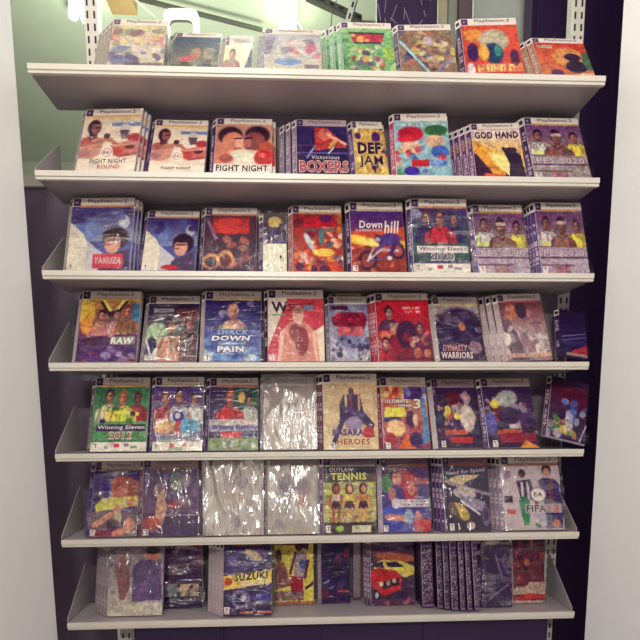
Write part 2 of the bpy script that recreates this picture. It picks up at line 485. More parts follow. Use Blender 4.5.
LOG = []
ORD = ['', 'second', 'third', 'fourth', 'fifth', 'sixth', 'seventh']
def game(row, uL, uR, vt, art, label, short, group, spine=(60, 40, 90), n=0, dx=-0.0105, yaw=0.0, roll=0.0, sleeve='clear', vb=None, yb=0.012, H=None, wash=0.0, lean=None, dark=False, seed=None, rise=0.0):
    """row 1 is the top shelf"""
    z = ZS[7 - row]; seed = seed if seed is not None else len(LOG) + 1
    if vb is not None:
        um = (uL + uR) / 2; lo, hi = 0.0, DEP
        for _ in range(40):
            m = (lo + hi) / 2
            if proj((x_on(um, m, z), m, z))[1] > vb: lo = m
            else: hi = m
        yb = (lo + hi) / 2
    ya = math.radians(yaw)
    x0 = x_on(uL, yb, z); x1 = x_on(uR, yb, z)
    w = (x1 - x0) / math.cos(ya); xc = (x0 + x1) / 2
    h = H or 0.181
    if lean is None:
        def topv(l, h):
            return proj((xc, yb + math.sin(l) * h, z + math.cos(l) * h))[1]
        l0, l1 = math.radians(3), math.asin(min(0.99, (DEP - 0.006 - yb - (ST + .0032) * 1.15 * (n + 1) + .002) / h))
        if topv(l1, h) < vt:      # even at the steepest lean it is too tall
            l = l1; a, b = 0.10, h
            for _ in range(40):
                mm = (a + b) / 2; lm = math.asin(min(0.99, (DEP - 0.006 - yb - (ST + .0032) * 1.15 * (n + 1) + .002) / mm))
                if topv(lm, mm) < vt: b = mm
                else: a = mm
            h = (a + b) / 2; l = math.asin(min(0.99, (DEP - 0.006 - yb - (ST + .0032) * 1.15 * (n + 1) + .002) / h))
        elif topv(l0, h) > vt: l = l0
        else:
            for _ in range(40):
                l = (l0 + l1) / 2
                if topv(l, h) < vt: l0 = l
                else: l1 = l
        lean_r = l
    else: lean_r = math.radians(lean)
    rr = math.radians(roll)
    zoff = ST * math.sin(lean_r) + abs(math.sin(rr)) * (w / 2 + SW) + 0.0006
    LOG.append((row, label[:30], round(w, 3), round(h, 3), round(math.degrees(lean_r), 1), round(yb, 3)))
    root = build_case(w, h, art, wash, spine, sleeve, seed, dark)
    set_m(root, (xc, yb, z + zoff), lean_r, ya, rr)
    tag(root, label, 'video game', group)
    st = (ST + 0.0015 + 0.0012) / math.cos(lean_r)
    for k in range(1, n + 1):
        c = dup(root)
        set_m(c, (xc + dx * k, yb + st * k, z + zoff), lean_r, ya, rr)
        tag(c, (f'copy stacked directly behind the {short}' if n == 1 else f'{ORD[k]} copy from the front in the stack of the {short}'), 'video game', group)
    return root

G1, G2, G3, G4, G5, G6, G7 = ('games on the top shelf', 'games on the second shelf', 'games on the third shelf', 'games on the fourth shelf', 'games on the fifth shelf', 'games on the sixth shelf', 'games on the bottom shelf')
SK, SK2, HR = (200, 152, 124), (150, 104, 84), (48, 32, 36)
#COVERS#
# ------------------------------------------------------------------ row 1
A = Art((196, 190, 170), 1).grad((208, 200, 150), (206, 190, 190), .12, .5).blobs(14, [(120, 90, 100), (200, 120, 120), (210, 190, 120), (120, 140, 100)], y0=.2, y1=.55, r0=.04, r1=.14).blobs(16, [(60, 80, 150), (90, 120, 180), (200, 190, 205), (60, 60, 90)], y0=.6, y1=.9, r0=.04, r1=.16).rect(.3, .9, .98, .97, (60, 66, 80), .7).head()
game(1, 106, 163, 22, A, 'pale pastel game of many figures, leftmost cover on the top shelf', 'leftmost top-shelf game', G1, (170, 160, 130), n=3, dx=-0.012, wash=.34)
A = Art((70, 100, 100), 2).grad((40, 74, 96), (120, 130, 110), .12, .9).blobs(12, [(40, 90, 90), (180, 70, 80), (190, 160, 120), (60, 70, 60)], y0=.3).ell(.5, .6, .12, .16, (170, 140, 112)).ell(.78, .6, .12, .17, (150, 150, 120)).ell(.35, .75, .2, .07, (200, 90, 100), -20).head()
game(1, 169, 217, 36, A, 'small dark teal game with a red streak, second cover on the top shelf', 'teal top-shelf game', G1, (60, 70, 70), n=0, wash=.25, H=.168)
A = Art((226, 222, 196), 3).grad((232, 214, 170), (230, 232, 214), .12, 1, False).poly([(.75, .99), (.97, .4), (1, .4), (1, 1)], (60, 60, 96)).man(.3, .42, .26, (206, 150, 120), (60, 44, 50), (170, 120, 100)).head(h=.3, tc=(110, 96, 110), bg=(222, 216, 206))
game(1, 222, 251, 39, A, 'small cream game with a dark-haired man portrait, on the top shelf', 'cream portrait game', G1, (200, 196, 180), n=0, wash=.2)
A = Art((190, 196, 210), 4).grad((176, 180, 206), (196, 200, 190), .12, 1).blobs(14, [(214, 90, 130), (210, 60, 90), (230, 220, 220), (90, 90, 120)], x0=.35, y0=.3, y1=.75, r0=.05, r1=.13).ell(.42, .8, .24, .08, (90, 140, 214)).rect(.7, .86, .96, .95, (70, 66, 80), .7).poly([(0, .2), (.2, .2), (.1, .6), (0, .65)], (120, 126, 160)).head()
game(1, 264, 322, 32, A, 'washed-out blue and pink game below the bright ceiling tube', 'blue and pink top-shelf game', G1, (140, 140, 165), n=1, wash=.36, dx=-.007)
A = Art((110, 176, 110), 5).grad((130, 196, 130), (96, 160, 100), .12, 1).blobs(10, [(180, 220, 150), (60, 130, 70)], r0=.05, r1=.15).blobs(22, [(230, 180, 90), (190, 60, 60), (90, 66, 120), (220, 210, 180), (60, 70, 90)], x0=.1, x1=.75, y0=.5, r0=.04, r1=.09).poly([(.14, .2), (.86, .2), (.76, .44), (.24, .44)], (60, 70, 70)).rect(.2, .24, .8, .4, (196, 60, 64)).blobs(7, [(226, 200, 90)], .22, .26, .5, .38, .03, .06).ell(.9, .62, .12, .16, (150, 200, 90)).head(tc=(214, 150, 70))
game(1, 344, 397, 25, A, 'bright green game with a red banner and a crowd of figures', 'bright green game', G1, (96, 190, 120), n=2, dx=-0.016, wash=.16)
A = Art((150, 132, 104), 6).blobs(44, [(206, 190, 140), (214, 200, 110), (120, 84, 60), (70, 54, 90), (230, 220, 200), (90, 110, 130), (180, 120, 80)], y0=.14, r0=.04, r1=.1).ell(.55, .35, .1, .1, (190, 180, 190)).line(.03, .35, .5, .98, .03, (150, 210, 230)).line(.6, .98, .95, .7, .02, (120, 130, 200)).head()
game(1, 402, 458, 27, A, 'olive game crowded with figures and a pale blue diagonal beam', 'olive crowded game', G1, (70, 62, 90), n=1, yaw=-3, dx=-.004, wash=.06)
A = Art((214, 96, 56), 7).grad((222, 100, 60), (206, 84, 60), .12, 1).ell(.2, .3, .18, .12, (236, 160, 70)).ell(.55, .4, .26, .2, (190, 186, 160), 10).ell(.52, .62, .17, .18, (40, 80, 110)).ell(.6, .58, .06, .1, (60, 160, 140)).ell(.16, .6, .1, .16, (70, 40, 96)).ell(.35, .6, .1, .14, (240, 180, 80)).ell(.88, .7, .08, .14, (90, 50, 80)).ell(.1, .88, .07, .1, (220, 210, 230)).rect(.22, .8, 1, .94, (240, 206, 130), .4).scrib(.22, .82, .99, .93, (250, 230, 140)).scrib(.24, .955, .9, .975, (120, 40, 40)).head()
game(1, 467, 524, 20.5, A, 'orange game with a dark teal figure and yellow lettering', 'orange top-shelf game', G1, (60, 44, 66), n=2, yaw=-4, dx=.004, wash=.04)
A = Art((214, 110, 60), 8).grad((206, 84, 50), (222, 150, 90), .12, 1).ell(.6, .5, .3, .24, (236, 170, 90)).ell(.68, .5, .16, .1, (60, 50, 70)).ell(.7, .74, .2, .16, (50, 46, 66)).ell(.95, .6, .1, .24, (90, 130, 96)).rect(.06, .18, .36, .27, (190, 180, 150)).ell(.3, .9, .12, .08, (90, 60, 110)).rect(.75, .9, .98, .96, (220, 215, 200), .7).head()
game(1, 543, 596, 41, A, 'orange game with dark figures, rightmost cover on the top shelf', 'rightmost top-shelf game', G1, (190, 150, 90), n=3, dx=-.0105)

# ------------------------------------------------------------------ row 2
def boxers(seed, title=True):
    A = Art((226, 216, 200), seed).rect(.5, .22, 1, .29, (96, 130, 186), .8).grad((236, 200, 140), (226, 220, 206), .125, .2)
    A.poly([(0, .78), (0, .5), (.1, .43), (.3, .46), (.4, .55), (.36, .74), (.2, .8)], (206, 158, 132)).ell(.1, .52, .1, .07, (178, 106, 92)).ell(.1, .7, .1, .06, (170, 120, 130), 0, .7)
    A.poly([(.12, .34), (.28, .34), (.27, .48), (.14, .5)], (112, 74, 76)).ell(.2, .3, .115, .125, (70, 46, 60)).poly([(.15, .25), (.3, .25), (.31, .36), (.27, .41), (.17, .4)], (156, 106, 94)).rect(.22, .3, .3, .315, (60, 36, 48)).rect(.24, .37, .3, .38, (96, 56, 60))
    A.line(.26, .5, .52, .5, .045, (196, 146, 120)).line(.5, .5, .7, .62, .035, (186, 130, 108)).line(.04, .58, .38, .52, .03, (180, 128, 108)).ell(.44, .44, .055, .045, (92, 60, 62))
    A.ell(.74, .36, .1, .12, (204, 200, 190)).poly([(.66, .37), (.82, .36), (.82, .47), (.7, .49)], (112, 104, 112)).rect(.66, .345, .82, .37, (66, 52, 70)).rect(.68, .41, .78, .42, (70, 56, 70))
    A.ell(.92, .47, .12, .07, (186, 70, 72)).ell(.82, .64, .2, .11, (202, 122, 98)).ell(.66, .66, .1, .1, (186, 86, 66)).ell(.86, .6, .09, .05, (84, 46, 62)).line(.56, .6, .98, .56, .03, (206, 150, 124)).line(.7, .76, 1, .72, .03, (170, 90, 90))
    A.ell(.48, .7, .11, .09, (238, 232, 228)).ell(.48, .7, .085, .068, (190, 120, 120)).ell(.48, .7, .07, .056, (238, 232, 228)).text('EA', .43, .675, .53, .725, (96, 60, 70), .15, .02)
    if title: A.rect(0, .8, 1, 1, (232, 226, 214), .95).text('FIGHT NIGHT', .22, .8, .84, .875, (84, 84, 96), 0, .02).text('ROUND', .36, .89, .74, .955, (206, 80, 84), 0, .03)
    else: A.rect(0, .87, 1, 1, (232, 226, 214), .95).text('FIGHT NIGHT', .22, .9, .76, .945, (40, 36, 46), 0, .02)
    return A.head((236, 190, 120)).calm(.4)
game(2, 74, 135, 111, boxers(11), 'boxing game with gray and red lettering, turned slightly, leftmost on second shelf', 'turned leftmost boxing game', G2, (180, 170, 180), n=2, yaw=-4, dx=.005, sleeve='shiny')
game(2, 148, 204, 122.5, boxers(12, False), 'boxing game without red lettering, second cover on the second shelf', 'second boxing game', G2, (70, 50, 110), n=1, dx=-.001)
A = Art((222, 190, 160), 13).calm(.5).grad((196, 150, 120), (226, 214, 200), .12, .9).ell(.14, .62, .24, .26, (206, 140, 106)).ell(.26, .33, .22, .17, (66, 42, 46)).ell(.31, .43, .19, .17, (210, 146, 112)).ell(.42, .46, .08, .12, (226, 176, 146)).line(.34, .38, .46, .37, .018, (70, 40, 44)).line(.36, .56, .44, .55, .014, (110, 56, 54)).ell(.74, .31, .22, .17, (52, 34, 44)).ell(.69, .42, .19, .17, (150, 92, 78)).ell(.56, .46, .07, .11, (176, 116, 96)).line(.52, .38, .64, .36, .018, (54, 32, 38)).line(.55, .56, .63, .55, .014, (84, 40, 44)).ell(.5, .7, .24, .1, (214, 216, 200), 20).ell(.9, .62, .16, .2, (190, 104, 60)).ell(.86, .72, .17, .14, (196, 56, 44)).ell(.82, .68, .06, .05, (226, 120, 100)).ell(.2, .74, .12, .08, (170, 100, 84)).rect(0, .84, 1, 1, (226, 222, 214)).text('FIGHT NIGHT', .04, .855, .93, .965, (50, 46, 66), 0, .04).head((226, 170, 150), tc=(176, 150, 110))
game(2, 213, 272, 121, A, 'boxing game with two heads pressed together and black lettering', 'head-to-head boxing game', G2, (70, 56, 100), n=1, dx=.007)
A = Art((40, 34, 84), 14).grad((60, 56, 106), (36, 28, 72), .12, .9).rect(0, .6, 1, .63, (110, 120, 170), .7).rect(.0, .47, 1, .485, (150, 120, 160), .5).line(.2, .7, .35, .5, .02, (130, 150, 200)).poly([(.36, .14), (.6, .16), (.9, .4), (.96, .52), (.72, .52), (.36, .58)], (186, 74, 60)).ell(.55, .28, .14, .1, (214, 120, 96)).line(.6, .27, .95, .45, .035, (236, 180, 160)).ell(.7, .46, .05, .1, (200, 160, 90), 30).line(.62, .62, .72, .52, .015, (220, 220, 230)).rect(.04, .74, .98, .97, (60, 34, 60), .6).text('Victorious', .28, .66, .82, .73, (220, 214, 230), 0, .01).text('BOXERS', .05, .76, .98, .955, (196, 84, 84), 0, .04, (234, 222, 216)).head(bg=(196, 186, 190), tc=(150, 140, 150))
game(2, 297, 350, 122, A, 'dark blue boxing game with a raised red glove and large outlined letters', 'blue red-glove game', G2, (150, 140, 150), n=2, dx=-.014)
A = Art((206, 180, 96), 15).blobs(30, [(226, 206, 130), (90, 50, 110), (170, 140, 70), (60, 36, 90), (236, 226, 180)], r0=.03, r1=.09).ell(.75, .3, .14, .1, (90, 50, 120)).ell(.16, .28, .1, .06, (100, 60, 120)).text('DEF', .12, .4, .88, .62, (56, 28, 66), .05, .08, (226, 206, 130)).text('JAM', .14, .65, .9, .87, (56, 28, 66), .0, .03, (226, 206, 130)).head(h=.13)
game(2, 356, 388, 124, A, 'narrow gold and purple game with ornate dark letters', 'gold and purple game', G2, (96, 70, 140), n=1, dx=.006)
A = Art((150, 190, 206), 16).grad((160, 200, 210), (130, 176, 190), .12, 1).ell(.3, .33, .24, .12, (196, 44, 52)).ell(.22, .42, .18, .05, (206, 60, 60)).ell(.77, .28, .22, .09, (60, 130, 70)).ell(.3, .55, .2, .1, (220, 190, 160)).ell(.74, .45, .18, .1, (206, 180, 150)).ell(.82, .62, .16, .1, (60, 110, 190)).blobs(14, [(220, 170, 110), (196, 60, 60), (236, 220, 200), (90, 110, 180), (70, 150, 80)], y0=.55, y1=.95, r0=.04, r1=.09).rect(.28, .74, .6, .85, (196, 50, 50)).rect(.6, .74, .94, .85, (120, 160, 214)).ell(.28, .92, .14, .07, (70, 60, 170)).head(tc=(214, 130, 90))
game(2, 397, 452, 115.5, A, 'sky-blue game with red and green shapes, standing tallest on second shelf', 'sky-blue second-shelf game', G2, (196, 80, 110), n=1, dx=.005, yaw=-3)
A = Art((226, 190, 96), 17).grad((224, 214, 224), (226, 186, 90), .12, .6).poly([(0, .55), (.5, .8), (.7, 1), (0, 1)], (66, 34, 66)).poly([(0, .3), (.3, .45), (.6, .95), (.4, 1), (0, .5)], (236, 170, 60)).poly([(.3, .55), (.62, .6), (.9, .95), (.7, 1), (.4, .75)], (246, 230, 150)).poly([(.6, .5), (.75, .45), (.95, .6), (1, 1), (.66, 1), (.7, .75)], (52, 32, 60)).ell(.82, .52, .06, .06, (60, 40, 60)).line(.62, .48, .75, .66, .04, (60, 40, 60)).line(.2, .95, .55, .98, .04, (214, 110, 60)).text('GOD HAND', .06, .16, .96, .29, (60, 24, 84), 0, .06).head((230, 200, 170), tc=(160, 130, 100))
game(2, 477, 526, 125.5, A, 'white and gold game with bold dark purple title along the top', 'white and gold game', G2, (110, 70, 120), n=3, dx=-.0105, yaw=-4)
def players(seed, lower=(176, 166, 184)):
    A = Art((110, 84, 130), seed).grad((120, 80, 130), (160, 150, 130), .12, .6)
    A.man(.2, .2, .18, (176, 130, 110), (50, 34, 50), (206, 206, 206), bottom=.62).man(.84, .24, .17, (180, 130, 110), (60, 40, 60), (226, 210, 80), bottom=.72)
    A.man(.52, .2, .23, (166, 114, 92), (60, 44, 56), (150, 110, 96), bottom=.66).rect(.43, .27, .63, .32, (206, 196, 190), .8)
    A.rect(.04, .56, .26, .62, (214, 226, 120), .8).rect(0, .64, 1, 1, lower).rect(0, .78, 1, .8, (90, 70, 90)).rect(0, .88, .7, .9, (110, 90, 110))
    A.text('PES 2020', .08, .67, .94, .77, (206, 196, 214), 0, .03, (120, 84, 110)).rect(.3, .9, .6, 1, (150, 90, 90), .6).rating(.02, .91)
    return A.head((220, 170, 80))
game(2, 535, 592, 120, players(18, (160, 156, 150)), 'football game with a close-up player, rightmost on the second shelf', 'rightmost second-shelf football game', G2, (70, 44, 90), n=2, dx=-.004)

# ------------------------------------------------------------------ row 3
def drama(seed, box_):
    A = Art((86, 100, 160), seed).grad((70, 70, 130), (140, 160, 186), .12, .6).ell(.3, .42, .2, .16, (100, 126, 186)).ell(.34, .46, .1, .12, (120, 146, 196)).ell(.86, .34, .09, .1, (190, 200, 214)).blobs(6, [(60, 50, 110), (90, 110, 170)], y0=.16, y1=.34, r0=.06, r1=.12).poly([(0, .34), (.22, .5), (.45, .85), (.45, 1), (0, 1)], (222, 220, 206)).poly([(.3, .6), (.6, .8), (.5, 1), (.3, 1)], (190, 196, 206))
    A.poly([(.55, .85), (.95, .7), (1, 1), (.5, 1)], (84, 76, 100)).ell(.74, .56, .2, .16, (52, 36, 46)).ell(.7, .63, .13, .14, (214, 170, 146)).rect(.6, .56, .8, .6, (110, 70, 66), .7).ell(.7, .5, .16, .05, (56, 40, 50)).rect(.56, .63, .68, .66, (120, 76, 70), .5)
    if box_: A.rect(.4, .78, .88, .97, (206, 70, 84)).text('YAKUZA', .43, .82, .86, .91, (240, 206, 206), 0, .02)
    else: A.ell(.52, .95, .16, .04, (196, 50, 50))
    return A.rating().head((230, 160, 90)).calm(.5).calm(.5)
game(3, 65, 130, 199.5, drama(21, True), 'blue and white game with a dark-haired man and red title box', 'blue red-box game', G3, (200, 196, 190), n=2, dx=.005, yaw=-3, sleeve='shiny')
game(3, 141, 195, 213, drama(22, False), 'blue and white game with the same man, second on the third shelf', 'second blue portrait game', G3, (80, 60, 120), n=0)
A = Art((70, 36, 50), 23).grad((90, 46, 56), (60, 30, 60), .12, 1).rect(.16, .16, .85, .42, (190, 50, 40)).ell(.5, .3, .34, .13, (214, 70, 46)).blobs(26, [(190, 120, 80), (214, 160, 110), (120, 50, 50), (60, 30, 70), (170, 140, 130)], y0=.46, r0=.04, r1=.1).ell(.16, .85, .16, .12, (206, 160, 90)).ell(.16, .87, .11, .08, (70, 36, 56)).ell(.42, .82, .16, .14, (206, 160, 100)).ell(.43, .85, .11, .1, (110, 50, 50)).line(.05, .2, .22, .5, .03, (150, 120, 160)).head((216, 120, 70))
game(3, 202, 256, 210, A, 'dark red game with a red title and golden rings under creased film', 'dark red ring game', G3, (60, 44, 90), n=2, dx=.006, sleeve='streak')
# small hanging card pack
A = Art((50, 36, 80), 24).grad((90, 90, 60), (60, 46, 100), 0, .55).ell(.5, .14, .3, .1, (206, 190, 110)).blobs(14, [(150, 150, 190), (90, 80, 140), (40, 28, 66), (190, 190, 200)], y0=.2, y1=.5, r0=.05, r1=.1).rect(0, .52, 1, 1, (222, 224, 206)).rect(.72, .72, .78, .78, (40, 34, 50))
game(3, 263, 287, 216, A, 'small card pack, dark picture above a blank pale lower half', 'small card pack', G3, (90, 80, 120), n=0, H=.148, sleeve='shiny')
D.objects[[o.name for o in C.objects if o.get('label', '').startswith('small card pack')][0]]['category'] = 'card pack'
A = Art((190, 84, 50), 25).grad((150, 60, 50), (196, 90, 46), .12, 1).blobs(10, [(110, 40, 50), (226, 170, 140), (206, 150, 60)], y0=.2, y1=.9, r0=.04, r1=.12).rect(.24, .19, .86, .33, (196, 36, 44)).ell(.68, .2, .12, .06, (90, 40, 100)).rect(.24, .36, .9, .4, (110, 110, 110), .8).blobs(26, [(236, 210, 180), (214, 110, 50), (240, 180, 80), (80, 110, 130), (150, 60, 50), (230, 220, 215)], y0=.42, y1=.95, r0=.03, r1=.09).ell(.62, .72, .22, .06, (240, 206, 90)).ell(.58, .48, .06, .14, (90, 130, 126)).ell(.32, .55, .06, .14, (190, 200, 214), -25).blobs(6, [(70, 40, 90)], y0=.86, y1=.98, r0=.05, r1=.1).head((214, 170, 110))
game(3, 293, 344, 207.5, A, 'fiery orange game with a red logo, beside the small card pack', 'fiery orange game', G3, (196, 130, 110), n=0)
A = Art((206, 100, 40), 26).grad((84, 50, 136), (110, 60, 110), .12, .42).poly([(0, .42), (1, .36), (1, 1), (0, 1)], (196, 92, 46)).ell(.2, .56, .3, .07, (240, 190, 70), 14).ell(.4, .58, .3, .05, (250, 220, 120), 8).ell(.95, .62, .16, .06, (240, 200, 80), 10).poly([(0, .7), (.3, .62), (.6, .74), (1, .66), (1, 1), (0, 1)], (150, 70, 44)).ell(.86, .7, .13, .12, (56, 36, 66)).ell(.86, .7, .085, .08, (170, 96, 70)).ell(.3, .84, .17, .14, (52, 34, 62)).ell(.3, .84, .12, .1, (150, 84, 60)).line(.3, .84, .56, .68, .022, (190, 190, 210)).line(.56, .68, .86, .7, .022, (170, 176, 206)).line(.3, .84, .7, .8, .018, (90, 90, 150)).line(.44, .62, .3, .84, .018, (200, 196, 210)).poly([(.5, .5), (.74, .44), (.94, .5), (.9, .6), (.66, .64), (.52, .62)], (84, 70, 140)).ell(.52, .53, .08, .06, (70, 60, 120)).ell(.5, .54, .05, .03, (196, 190, 206)).line(.62, .6, .48, .68, .03, (96, 80, 140)).line(.84, .58, .7, .78, .035, (64, 48, 100)).ell(.7, .8, .05, .03, (200, 190, 200)).blobs(8, [(206, 130, 70), (120, 54, 40)], .0, .86, 1, 1, .03, .07).text('Down', .17, .27, .6, .38, (240, 236, 240), .1, .03).text('hill', .64, .27, .9, .45, (240, 236, 240), .15, .03).text('DOMINATION', .1, .39, .58, .43, (224, 206, 214), 0, .02).rating().head((206, 190, 160), tc=(150, 110, 60))
game(3, 352, 407, 204, A, 'orange and violet downhill bike game with white slanted title', 'orange bike game', G3, (66, 44, 84), n=0)
def football(seed, men, ban, year, ycol, bantext=(240, 240, 244), bg0=(70, 60, 120), bg1=(60, 110, 90)):
    A = Art(bg0, seed).grad(bg0, bg1, .12, .75)
    for m in men: A.man(*m[:3], *m[3:-1], bottom=m[-1])
    A.rect(0, .6, 1, .86, bg1, .85).rect(.07, .645, .97, .735, ban).text('Winning Eleven', .1, .657, .95, .722, bantext, .15, .02)
    A.text(year, .32, .75, .72, .83, ycol, .1, .02, (240, 236, 240))
    A.rect(0, .875, 1, 1, (228, 226, 222)).rect(.42, .9, .52, .95, (206, 70, 70)).rect(.6, .9, .68, .94, (90, 80, 100), .7).rect(.72, .93, .84, .96, (90, 130, 100), .6).rect(.24, .93, .32, .965, (110, 160, 120), .6).rating(.03, .885)
    return A
A = football(27, [(.26, .16, .18, (170, 120, 104), (110, 80, 80), (50, 46, 100), (50, 46, 100), .62), (.75, .2, .15, (180, 130, 110), HR, (54, 50, 120), None, .6), (.5, .15, .2, (206, 150, 126), (70, 40, 44), (196, 40, 56), (190, 60, 60), .64)], (226, 222, 228), '2020', (60, 60, 110), (44, 38, 84)).ell(.08, .2, .12, .06, (150, 150, 190), 30).head((232, 160, 90))
game(3, 414, 471, 200, A, 'tallest third-shelf football game with a red-shirted player and green base', 'tall red-shirt football game', G3, (70, 60, 110), n=2, dx=.0015, sleeve='shiny')
game(3, 479, 531, 206.5, players(28), 'lilac football game with a yellow shirt, seventh cover on third shelf', 'lilac football game', G3, (110, 96, 150), n=1, dx=.002, sleeve='shiny')
game(3, 542, 590, 204, players(29), 'lilac football game, rightmost cover on the third shelf', 'rightmost lilac football game', G3, (84, 60, 130), n=2, dx=-.002)
#ROW4#
# ------------------------------------------------------------------ row 4
A = Art((90, 60, 110), 31).grad((190, 150, 70), (90, 56, 110), .12, .75).poly([(.3, .14), (.42, .14), (.55, .3), (.68, .14), (.8, .14), (.62, .38), (.48, .38)], (56, 36, 50)).line(.38, .13, .5, .28, .03, (240, 220, 120)).line(.72, .13, .6, .28, .03, (240, 220, 120)).ell(.1, .3, .14, .2, (226, 190, 70)).ell(.92, .36, .1, .2, (70, 130, 160)).man(.36, .27, .15, (190, 140, 110), HR, (196, 150, 126), (200, 160, 130), .64).man(.62, .27, .14, (200, 150, 120), (60, 40, 40), (200, 180, 170), None, .62).man(.8, .2, .17, (206, 140, 110), (120, 60, 50), (160, 120, 70), (206, 150, 120), .6).ell(.12, .5, .1, .12, (230, 160, 60)).rect(.1, .66, .42, .78, (80, 40, 70)).rect(.54, .65, .95, .77, (150, 150, 150)).text('RAW', .56, .665, .93, .76, (246, 250, 244), .2, .05).blobs(14, [(84, 60, 150), (60, 40, 110), (190, 70, 70), (170, 160, 200)], y0=.8, r0=.04, r1=.1).head((220, 180, 90))
game(4, 75, 136, 293, A, 'yellow and purple wrestling game, leftmost on the fourth shelf', 'yellow and purple wrestling game', G4, (206, 196, 190), n=1, dx=.0)
A = Art((96, 100, 106), 32).grad((50, 40, 70), (150, 170, 140), .12, .8).rect(.55, .2, 1, .38, (120, 50, 60)).ell(.2, .62, .22, .2, (170, 200, 170)).ell(.12, .8, .1, .16, (60, 60, 100)).ell(.25, .9, .1, .1, (226, 226, 230)).man(.48, .42, .17, (206, 160, 130), (170, 130, 100), (206, 164, 140), (200, 150, 126), 1).man(.84, .34, .2, (196, 150, 126), (120, 56, 60), (120, 96, 96), (206, 160, 130), 1).rect(.64, .28, 1, .38, (130, 54, 60)).text('SMACKDOWN', .1, .2, .5, .27, (206, 200, 222), 0, .03).text('COUNTDOWN', .12, .29, .52, .33, (200, 196, 216), 0, .02).text('2013', .48, .35, .74, .4, (226, 220, 230), 0, .03).line(.02, .7, .15, .98, .02, (220, 225, 230)).rating().head(tc=(140, 126, 130))
game(4, 143, 196, 298, A, 'grey-green wrestling game with a brown-hatted man, second on fourth shelf', 'brown-hat wrestling game', G4, (170, 160, 170), n=0, sleeve='shiny')
A = Art((70, 70, 130), 33).grad((54, 44, 100), (96, 140, 190), .12, 1).blobs(16, [(90, 90, 140), (130, 130, 170), (50, 44, 90), (170, 180, 206)], y0=.18, y1=.6, r0=.04, r1=.09).man(.5, .18, .21, (216, 170, 140), (206, 160, 134), (214, 176, 156), None, .56, ).blobs(12, [(120, 160, 210), (190, 210, 226), (60, 90, 160)], y0=.75, r0=.05, r1=.14).rect(.1, .55, .9, .72, (90, 110, 190), .5).text('SMACK', .22, .56, .78, .63, (150, 196, 246), .25, .04, (50, 50, 120)).text('DOWN', .14, .645, .8, .715, (242, 246, 250), .25, .05, (60, 70, 140)).text('PAIN', .24, .79, .7, .87, (242, 246, 250), 0, .05, (60, 80, 150)).rect(.28, .745, .72, .765, (190, 206, 230), .7).rating().head((220, 196, 90), tc=(190, 160, 80))
game(4, 203, 261, 293, A, 'blue wrestling game with a bald man above white slanted letters', 'blue wrestling game', G4, (190, 186, 196), n=0)
A = Art((214, 206, 194), 34).poly([(.35, .12), (1, .12), (1, .7), (.62, 1), (0, 1), (0, .82)], (200, 74, 76)).poly([(.8, .6), (1, .5), (1, 1), (.7, 1)], (226, 214, 196)).rect(.36, .19, .78, .3, (150, 30, 46)).rect(.64, .21, .82, .29, (110, 140, 160)).poly([(.2, .62), (.4, .45), (.66, .45), (.86, .6), (.92, 1), (.16, 1)], (206, 150, 130)).ell(.54, .36, .1, .14, (222, 180, 160)).ell(.54, .29, .1, .05, (160, 120, 100)).ell(.48, .6, .1, .12, (150, 90, 84)).ell(.6, .72, .12, .2, (150, 74, 70)).line(.26, .6, .2, .98, .035, (226, 186, 168)).line(.82, .6, .86, .98, .03, (226, 186, 168)).text('W', .06, .17, .36, .33, (50, 40, 56), -.1, .05).rect(.06, .345, .3, .365, (90, 160, 90), .7).rating().head(tc=(150, 110, 60)).calm(.5)
game(4, 268, 325, 291.5, A, 'white and red wrestling game with a big black letter top left', 'white and red wrestling game', G4, (56, 40, 70), n=0)
A = Art((150, 160, 180), 35).grad((130, 130, 170), (170, 176, 186), .12, 1).ell(.5, .55, .5, .42, (170, 180, 200)).ell(.5, .5, .4, .32, (130, 140, 170)).rect(.06, .15, .5, .21, (84, 44, 60)).poly([(.05, .34), (.3, .26), (.9, .26), (1, .36), (.85, .56), (.2, .5)], (140, 30, 52)).rect(.2, .48, .86, .62, (196, 110, 110)).blobs(10, [(190, 60, 70), (110, 30, 56)], .1, .28, .9, .5, .04, .09).blobs(30, [(210, 214, 220), (70, 74, 100), (110, 116, 146), (44, 40, 70)], y0=.66, r0=.03, r1=.08).head(tc=(150, 120, 120))
game(4, 331, 371, 298.5, A, 'grey-blue game with a dark red emblem, fifth on the fourth shelf', 'grey-blue emblem game', G4, (140, 140, 160), n=0)
b2 = Art((214, 206, 120), 36).head(bg=(214, 206, 120))
game(4, 334, 364, 294.5, b2, 'pale yellow-topped case standing behind the grey-blue emblem game', 'yellow-topped case', G4, (206, 200, 120), n=0, yb=.056)
A = Art((190, 40, 50), 37).grad((206, 40, 44), (130, 36, 60), .12, 1).man(.24, .2, .17, (190, 150, 130), (60, 34, 50), (90, 60, 90), None, .56).rect(.24, .45, .42, .62, (206, 180, 130), .7).ell(.55, .62, .2, .2, (70, 34, 70)).man(.8, .44, .15, (180, 140, 120), (60, 34, 56), (120, 60, 90), None, .95).blobs(16, [(206, 170, 140), (90, 40, 70), (150, 40, 50), (60, 34, 66), (214, 150, 90)], y0=.62, r0=.04, r1=.1).man(.14, .66, .15, (206, 160, 130), (80, 40, 40), (170, 60, 60), None, 1).scrib(.5, .20, .84, .245, (240, 200, 200)).scrib(.56, .27, .88, .31, (240, 200, 200)).head((200, 30, 40), tc=(190, 160, 110))
game(4, 379, 434, 295, A, 'bright red game with a group of dark-haired warriors', 'bright red warrior game', G4, (190, 60, 60), n=2, dx=-.006)
